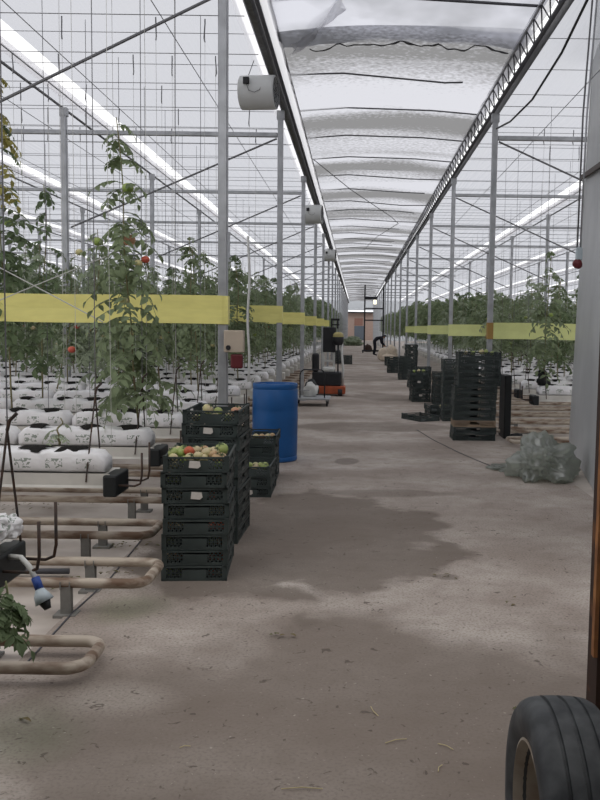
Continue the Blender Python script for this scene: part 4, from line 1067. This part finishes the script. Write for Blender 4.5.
# ------------------------------------------------------------------ trolley
tl = empty('hand_trolley', (-0.88, 17.2, 0), 0.0, 'low trolley with a dark hoop handle between barrel and orange stacker', 'trolley')
MB().rbox(-0.36, 0.36, -0.28, 0.45, 0.13, 0.17, 0.01).build('platform', M['galv'], tl)
MB().tube([(-0.24, -0.2, 0.16), (-0.24, -0.2, 0.62), (-0.22, -0.2, 0.69), (-0.17, -0.2, 0.73), (0.18, -0.2, 0.73), (0.23, -0.2, 0.70), (0.25, -0.2, 0.62), (0.25, -0.2, 0.16)], 0.014, 8).build('hoop_handle', M['darkpaint'], tl, smooth=True)
MB().bar((-0.36, -0.2, 0.32), (-0.05, -0.2, 0.32), 0.02).build('cross_rail', M['galv'], tl)
for sx in (-0.3, 0.3):
    for sy in (-0.2, 0.38):
        c = MB().lathe([(0.001, -0.018), (0.05, -0.018), (0.055, 0), (0.05, 0.018), (0.001, 0.018)], 16, axis='X', c=(sx, sy, 0.055)).build('castor', M['darkpaint'], tl, smooth='auto')
        MB().box(sx - 0.025, sx + 0.025, sy - 0.02, sy + 0.02, 0.09, 0.135).build('fork', M['galv'], c)
o = crumple('white_sack', 0.17, 0.18, 0.2, 23, M['whitepvc'], 0.4, 3); o.location = (-0.93, 17.4, 0.17); tag(o, 'crumpled white sack lying on the low trolley', 'sack')
o = crumple('black_sack', 0.17, 0.2, 0.28, 29, M['blackplastic'], 0.3, 3); o.location = (-1.0, 19.05, 0.0); tag(o, 'black sack slumped beside the orange stacker truck', 'sack')

# ------------------------------------------------------------------ orange stacker truck seen from behind
st = empty('stacker_truck', (-0.65, 19.9, 0), 0.0, 'orange and black electric stacker truck parked in the aisle', 'stacker truck')
MB().rbox(-0.40, 0.40, -0.30, 0.30, 0.045, 0.23, 0.03).build('chassis', M['orange'], st, smooth=False)
for sx in (-0.30, 0.28):
    MB().lathe([(0.001, -0.05), (0.085, -0.05), (0.09, -0.03), (0.09, 0.03), (0.085, 0.05), (0.001, 0.05)], 20, axis='X', c=(sx, -0.25, 0.09)).build('wheel', M['darkpaint'], st, smooth='auto')
MB().rbox(-0.37, 0.30, -0.27, 0.28, 0.23, 0.55, 0.03).build('battery_cover', M['darkpaint'], st)
MB().rbox(-0.14, 0.16, -0.22, 0.1, 0.55, 0.66, 0.04).build('cowl', M['whitepaint'], st, smooth=False)
for sx in (-0.13, 0.12):
    MB().bar((sx, 0.12, 0.55), (sx, 0.12, 1.05), 0.05).build('upright', M['whitepaint'], st)
MB().bar((-0.13, 0.12, 0.80), (0.12, 0.12, 0.80), 0.04).build('cross_member', M['whitepaint'], st)
MB().rbox(-0.14, 0.16, 0.05, 0.2, 1.0, 1.58, 0.02).build('mast_panel', M['darkpaint'], st)
hd = MB().bar((0.06, 0.12, 1.55), (0.06, 0.12, 1.76), 0.04).bar((0.2, 0.12, 1.55), (0.2, 0.12, 1.76), 0.04).bar((0.04, 0.12, 1.76), (0.24, 0.12, 1.76), 0.05).bar((0.04, 0.12, 1.64), (0.24, 0.12, 1.64), 0.03)
hd.build('mast_head', M['darkpaint'], st)
MB().lathe([(0.001, 1.16), (0.10, 1.18), (0.13, 1.26), (0.125, 1.36), (0.08, 1.42), (0.001, 1.43)], 18, c=(0.22, -0.05, 0)).build('control_head', M['darkpaint'], st, smooth=True)
MB().lathe([(0.128, 1.36), (0.12, 1.42), (0.08, 1.46), (0.001, 1.475)], 18, c=(0.22, -0.05, 0)).build('yellow_cap', M['amber'], st, smooth=True)
MB().tube([(0.33, -0.1, 0.23), (0.34, -0.1, 0.6), (0.31, -0.08, 0.95), (0.30, -0.05, 1.2)], 0.03, 8).build('side_rail', M['whitepaint'], st, smooth=True)
MB().tube([(0.22, -0.12, 0.5), (0.22, -0.08, 1.2)], 0.02, 8).build('tiller_arm', M['darkpaint'], st, smooth=True)
MB().rbox(-0.38, -0.22, -0.2, 0.1, 0.55, 0.98, 0.05).build('seat_back', M['darkpaint'], st)

# ------------------------------------------------------------------ far end of the aisle
pf = empty('portal_frame', (1.08, 55, 0), label='tall black wheeled frame spanning the far aisle', cat='frame')
MB().bar((-0.6, 0, 0.1), (-0.6, 0, 4.35), 0.09).build('upright', M['darkpaint'], pf)
MB().bar((0.6, 0, 0.1), (0.6, 0, 4.35), 0.09).build('upright', M['darkpaint'], pf)
MB().box(-0.6, 0.2, -0.1, 0.1, 3.42, 3.62).build('lamp_housing', M['darkpaint'], pf)
MB().bar((-0.6, 0, 2.85), (0.6, 0, 2.85), 0.08).build('rail', M['darkpaint'], pf)
MB().bar((-0.6, 0, 2.1), (0.6, 0, 2.1), 0.08).build('rail', M['darkpaint'], pf)
MB().bar((-0.75, 0, 0.14), (0.6, 0, 0.14), 0.1).build('rail', M['darkpaint'], pf)
for sx in (-0.68, 0.6): MB().lathe([(0.001, -0.04), (0.07, -0.04), (0.07, 0.04), (0.001, 0.04)], 12, axis='X', c=(sx, 0, 0.07)).build('castor', M['darkpaint'], pf)
MB().rbox(-0.05, 0.15, -0.14, -0.06, 3.12, 3.4, 0.02).build('lamp', M['lampglow'], pf)
for (x, y, rx, ry, rz, sd, lab) in ((1.35, 42.5, 0.32, 0.3, 0.42, 3, 'beige sack at the aisle end of the beige heap'), (1.75, 43.0, 0.33, 0.3, 0.5, 6, 'taller beige sack beside the crop rows'), (1.55, 41.2, 0.4, 0.25, 0.24, 9, 'low beige sack lying before the other beige sacks')):
    o = crumple('filled_sack', rx, ry, rz, sd, M['sack'], 0.2, 3); o.location = (x, y, 0); tag(o, lab, 'sack')
o = crumple('dark_sack', 0.3, 0.3, 0.35, 12, M['rust'], 0.25, 3); o.location = (0.75, 57.5, 0); tag(o, 'dark brown sack on the floor behind the black wheeled frame', 'sack')
o = crumple('uprooted_plant_heap', 1.0, 1.2, 0.55, 15, M['leaf_b'], 0.5, 4, 3); o.location = (-0.45, 78, 0); tag(o, 'dull green heap of pulled plants at the far aisle edge', 'plant heap')
for k, (x, y) in enumerate(((-0.35, 28.5), )):
    pass

# a worker bending over the sacks
def worker():
    me = bpy.data.meshes.new('body')
    J = {'pel': (0, 0, 0.88), 'sp': (0.16, 0, 1.02), 'ch': (0.36, 0, 1.08), 'nk': (0.48, 0, 1.09), 'hd': (0.57, 0, 1.10), 'ht': (0.66, 0, 1.09),
         'hl': (0, 0.10, 0.84), 'kl': (0.04, 0.12, 0.47), 'al': (-0.04, 0.12, 0.09), 'tl': (0.14, 0.13, 0.035), 'hr': (0, -0.10, 0.84), 'kr': (0.06, -0.12, 0.47), 'ar': (-0.02, -0.12, 0.09), 'tr': (0.16, -0.13, 0.035),
         'sl': (0.38, 0.17, 1.05), 'el': (0.42, 0.22, 0.78), 'wl': (0.58, 0.18, 0.58), 'fl': (0.66, 0.16, 0.52), 'sr': (0.38, -0.17, 1.05), 'er': (0.44, -0.22, 0.78), 'wr': (0.60, -0.17, 0.58), 'fr': (0.68, -0.15, 0.52)}
    rad = {'pel': .14, 'sp': .135, 'ch': .15, 'nk': .06, 'hd': .10, 'ht': .075, 'hl': .095, 'kl': .065, 'al': .045, 'tl': .035, 'hr': .095, 'kr': .065, 'ar': .045, 'tr': .035, 'sl': .07, 'el': .048, 'wl': .032, 'fl': .03, 'sr': .07, 'er': .048, 'wr': .032, 'fr': .03}
    E = [('pel', 'sp'), ('sp', 'ch'), ('ch', 'nk'), ('nk', 'hd'), ('hd', 'ht'), ('pel', 'hl'), ('hl', 'kl'), ('kl', 'al'), ('al', 'tl'), ('pel', 'hr'), ('hr', 'kr'), ('kr', 'ar'), ('ar', 'tr'),
         ('ch', 'sl'), ('sl', 'el'), ('el', 'wl'), ('wl', 'fl'), ('ch', 'sr'), ('sr', 'er'), ('er', 'wr'), ('wr', 'fr')]
    ks = list(J); me.from_pydata([J[k] for k in ks], [(ks.index(a), ks.index(b)) for a, b in E], [])
    o = bpy.data.objects.new('body', me); COL.objects.link(o)
    sk = o.modifiers.new('skin', 'SKIN'); sk.use_smooth_shade = True
    for i, k in enumerate(ks): me.skin_vertices[0].data[i].radius = (rad[k], rad[k])
    me.skin_vertices[0].data[0].use_root = True
    sb = o.modifiers.new('sub', 'SUBSURF'); sb.levels = 1; sb.render_levels = 1
    dg = bpy.context.evaluated_depsgraph_get(); nm = bpy.data.meshes.new_from_object(o.evaluated_get(dg))
    bpy.data.objects.remove(o)
    nm.materials.clear(); nm.materials.append(M['cloth_dark']); nm.materials.append(M['skin'])
    for p in nm.polygons:
        c = p.center; p.use_smooth = True
        p.material_index = 1 if (c.x > 0.50 and c.z > 0.9) or (c.z < 0.60 and c.x > 0.55) else 0
    t = empty('person', (1.02, 49.5, 0), 0.15, 'worker in dark clothes bending over beside the beige sacks', 'person')
    b = bpy.data.objects.new('body', nm); COL.objects.link(b); b.parent = t
    bm_ = bmesh.new(); bmesh.ops.create_icosphere(bm_, subdivisions=2, radius=0.115)
    for v in list(bm_.verts):
        if v.co.z < -0.02: bm_.verts.remove(v)
    MB().bm(bm_).build('hair', M['blackplastic'], t, loc=(0.6, 0, 1.115), smooth=True)
worker()

# ------------------------------------------------------------------ entrance: wheel and rusty column
cw = empty('car_wheel', (0.535, 2.14, 0), -0.01, 'worn black tyre on a dusty steel rim standing by the rusty column', 'wheel')
RT = 0.315
tp = [(0.20, -0.075), (0.215, -0.088), (0.25, -0.100), (0.285, -0.098), (0.302, -0.085), (0.311, -0.068), (0.314, -0.05), (0.3145, -0.047), (0.3085, -0.045), (0.3085, -0.039), (0.3155, -0.037), (0.3165, -0.006), (0.3105, -0.004), (0.3105, 0.004), (0.3165, 0.006),
      (0.3155, 0.037), (0.3085, 0.039), (0.3085, 0.045), (0.3145, 0.047), (0.311, 0.068), (0.302, 0.085), (0.285, 0.098), (0.25, 0.100), (0.215, 0.088), (0.20, 0.075), (0.19, 0.06), (0.19, -0.06)]
MB().lathe([(a, b) for a, b in tp], 72, axis='X', c=(0, 0, RT), closed=True).build('tyre', M['rubber'], cw, smooth='auto')
sc_ = MB()
for k in range(72):
    a = 2 * PI * k / 72; c, s = math.cos(a), math.sin(a)
    for x in (-0.058, 0.058):
        sc_.bar((x - 0.010, 0.3135 * c, RT + 0.3135 * s), (x + 0.010, 0.3135 * math.cos(a + .03), RT + 0.3135 * math.sin(a + .03)), 0.004, 0.004)

rp2 = [(0.207, -0.082), (0.212, -0.088), (0.205, -0.090), (0.198, -0.078), (0.188, -0.05), (0.182, 0.02), (0.17, 0.045), (0.12, 0.05), (0.08, 0.03), (0.045, 0.028), (0.03, 0.04), (0.002, 0.04), (0.002, 0.052), (0.12, 0.062), (0.188, 0.06), (0.205, 0.088), (0.207, 0.08), (0.195, 0.0)]
MB().lathe(rp2, 48, axis='X', c=(0, 0, RT), closed=True).build('rim', M['rim'], cw, smooth='auto')
col_ = empty('steel_column', (0.945, 3.06, 0), label='dark rusty steel column at the entrance behind the tyre', cat='column')
MB().box(-0.085, 0.12, -0.06, 0.06, 0, 3.15).build('shaft', M['rust'], col_)
MB().box(-0.099, -0.085, -0.062, -0.03, 0.42, 3.15).build('rust_edge', M['rust2'], col_)

# ------------------------------------------------------------------ small litter on the floor
def straw(x, y, L, a, label):
    b = MB().tube([(-L / 2, 0, 0.006), (0, 0.006, 0.008), (L / 2, 0, 0.006)], 0.0018, 5)
    o = b.build('straw', M['straw']); o.location = (x, y, 0); o.rotation_euler = (0, 0, a); tag(o, label, 'straw', 'straws on the floor')
for (px, py, L, a, lab) in ((380, 713, .09, 1.9, 'upright pale straw on the dark floor'), (402, 743, .09, .4, 'bent straw lying on the floor near the tyre'), (452, 748, .07, -.7, 'short straw closest to the tyre'), (308, 793, .14, .03, 'long level straw lying straight across the floor by the entrance'), (447, 770, .05, 1.2, 'tiny straw before the tyre'), (190, 752, .04, .3, 'tiny straw on the pale dusty floor')):
    y = 850 * 1.56 / (py - 328.5); straw((px - 357) / 850 * y, y, L, a, lab)
def debris(px, py, r, n, label):
    y = 850 * 1.56 / (py - 328.5); x = (px - 357) / 850 * y; rr = random.Random(px); b = MB()
    for k in range(n):
        a = rr.uniform(0, 6.28); q = r * rr.random() ** 0.6; p = Vector((q * math.cos(a) * 1.5, q * math.sin(a), 0.005 + rr.random() * 0.012))
        d_ = Vector((rr.uniform(-1, 1), rr.uniform(-1, 1), rr.uniform(-.1, .25))); leaflet(b, p, d_, Vector((0, 0, 1)), rr.uniform(.02, .055), .02)
    o = b.build('dried_leaves', M['dry']); o.location = (x, y, 0); tag(o, label, 'dried leaves', kind='stuff')
for q in ((60, 588, .13, 26, 'dry curled leaves beside the second pipe stand'), (118, 503, .22, 26, 'dry leaves strewn below the entrance bag rows'), (20, 725, .03, 2, 'single dark leaf on mossy floor'), (115, 575, .1, 14, 'dead leaves between the pipe loops'), (130, 548, .16, 22, 'dry plant litter by the third pipe loop'), (40, 512, .2, 16, 'dark litter under the entrance trough'),
          (285, 637, .05, 5, 'small dark scrap pressed into the floor'), (447, 577, .05, 5, 'dark scrap on the pale floor'), (540, 703, .08, 5, 'dark twig litter above the tyre'), (515, 600, .05, 3, 'dark crumbs by the rusty column')):
    debris(*q)
crack = MB().tube([(-1.50, 3.9, 0.003), (-1.52, 4.6, 0.003), (-1.5, 5.2, 0.003), (-1.56, 6.4, 0.003)], 0.005, 4)  # dark tube added on the floor to stand in for the edge groove
tag(crack.build('edge_groove', M['darkbar']), 'dark strip in place of the groove along the concrete edge under the pipe loops', 'cord')
tag(MB().tube([(-2.6, 5.26, 0.03), (-2.0, 5.27, 0.03), (-1.77, 5.28, 0.03)], 0.018, 8).build('drain_hose', M['darkbar'], smooth=True), 'short dark hose lying on the ground past the second pipe loop', 'hose')
print('plants', npl, 'bags', nb, 'strings', ns_, 'objects', len(bpy.data.objects))
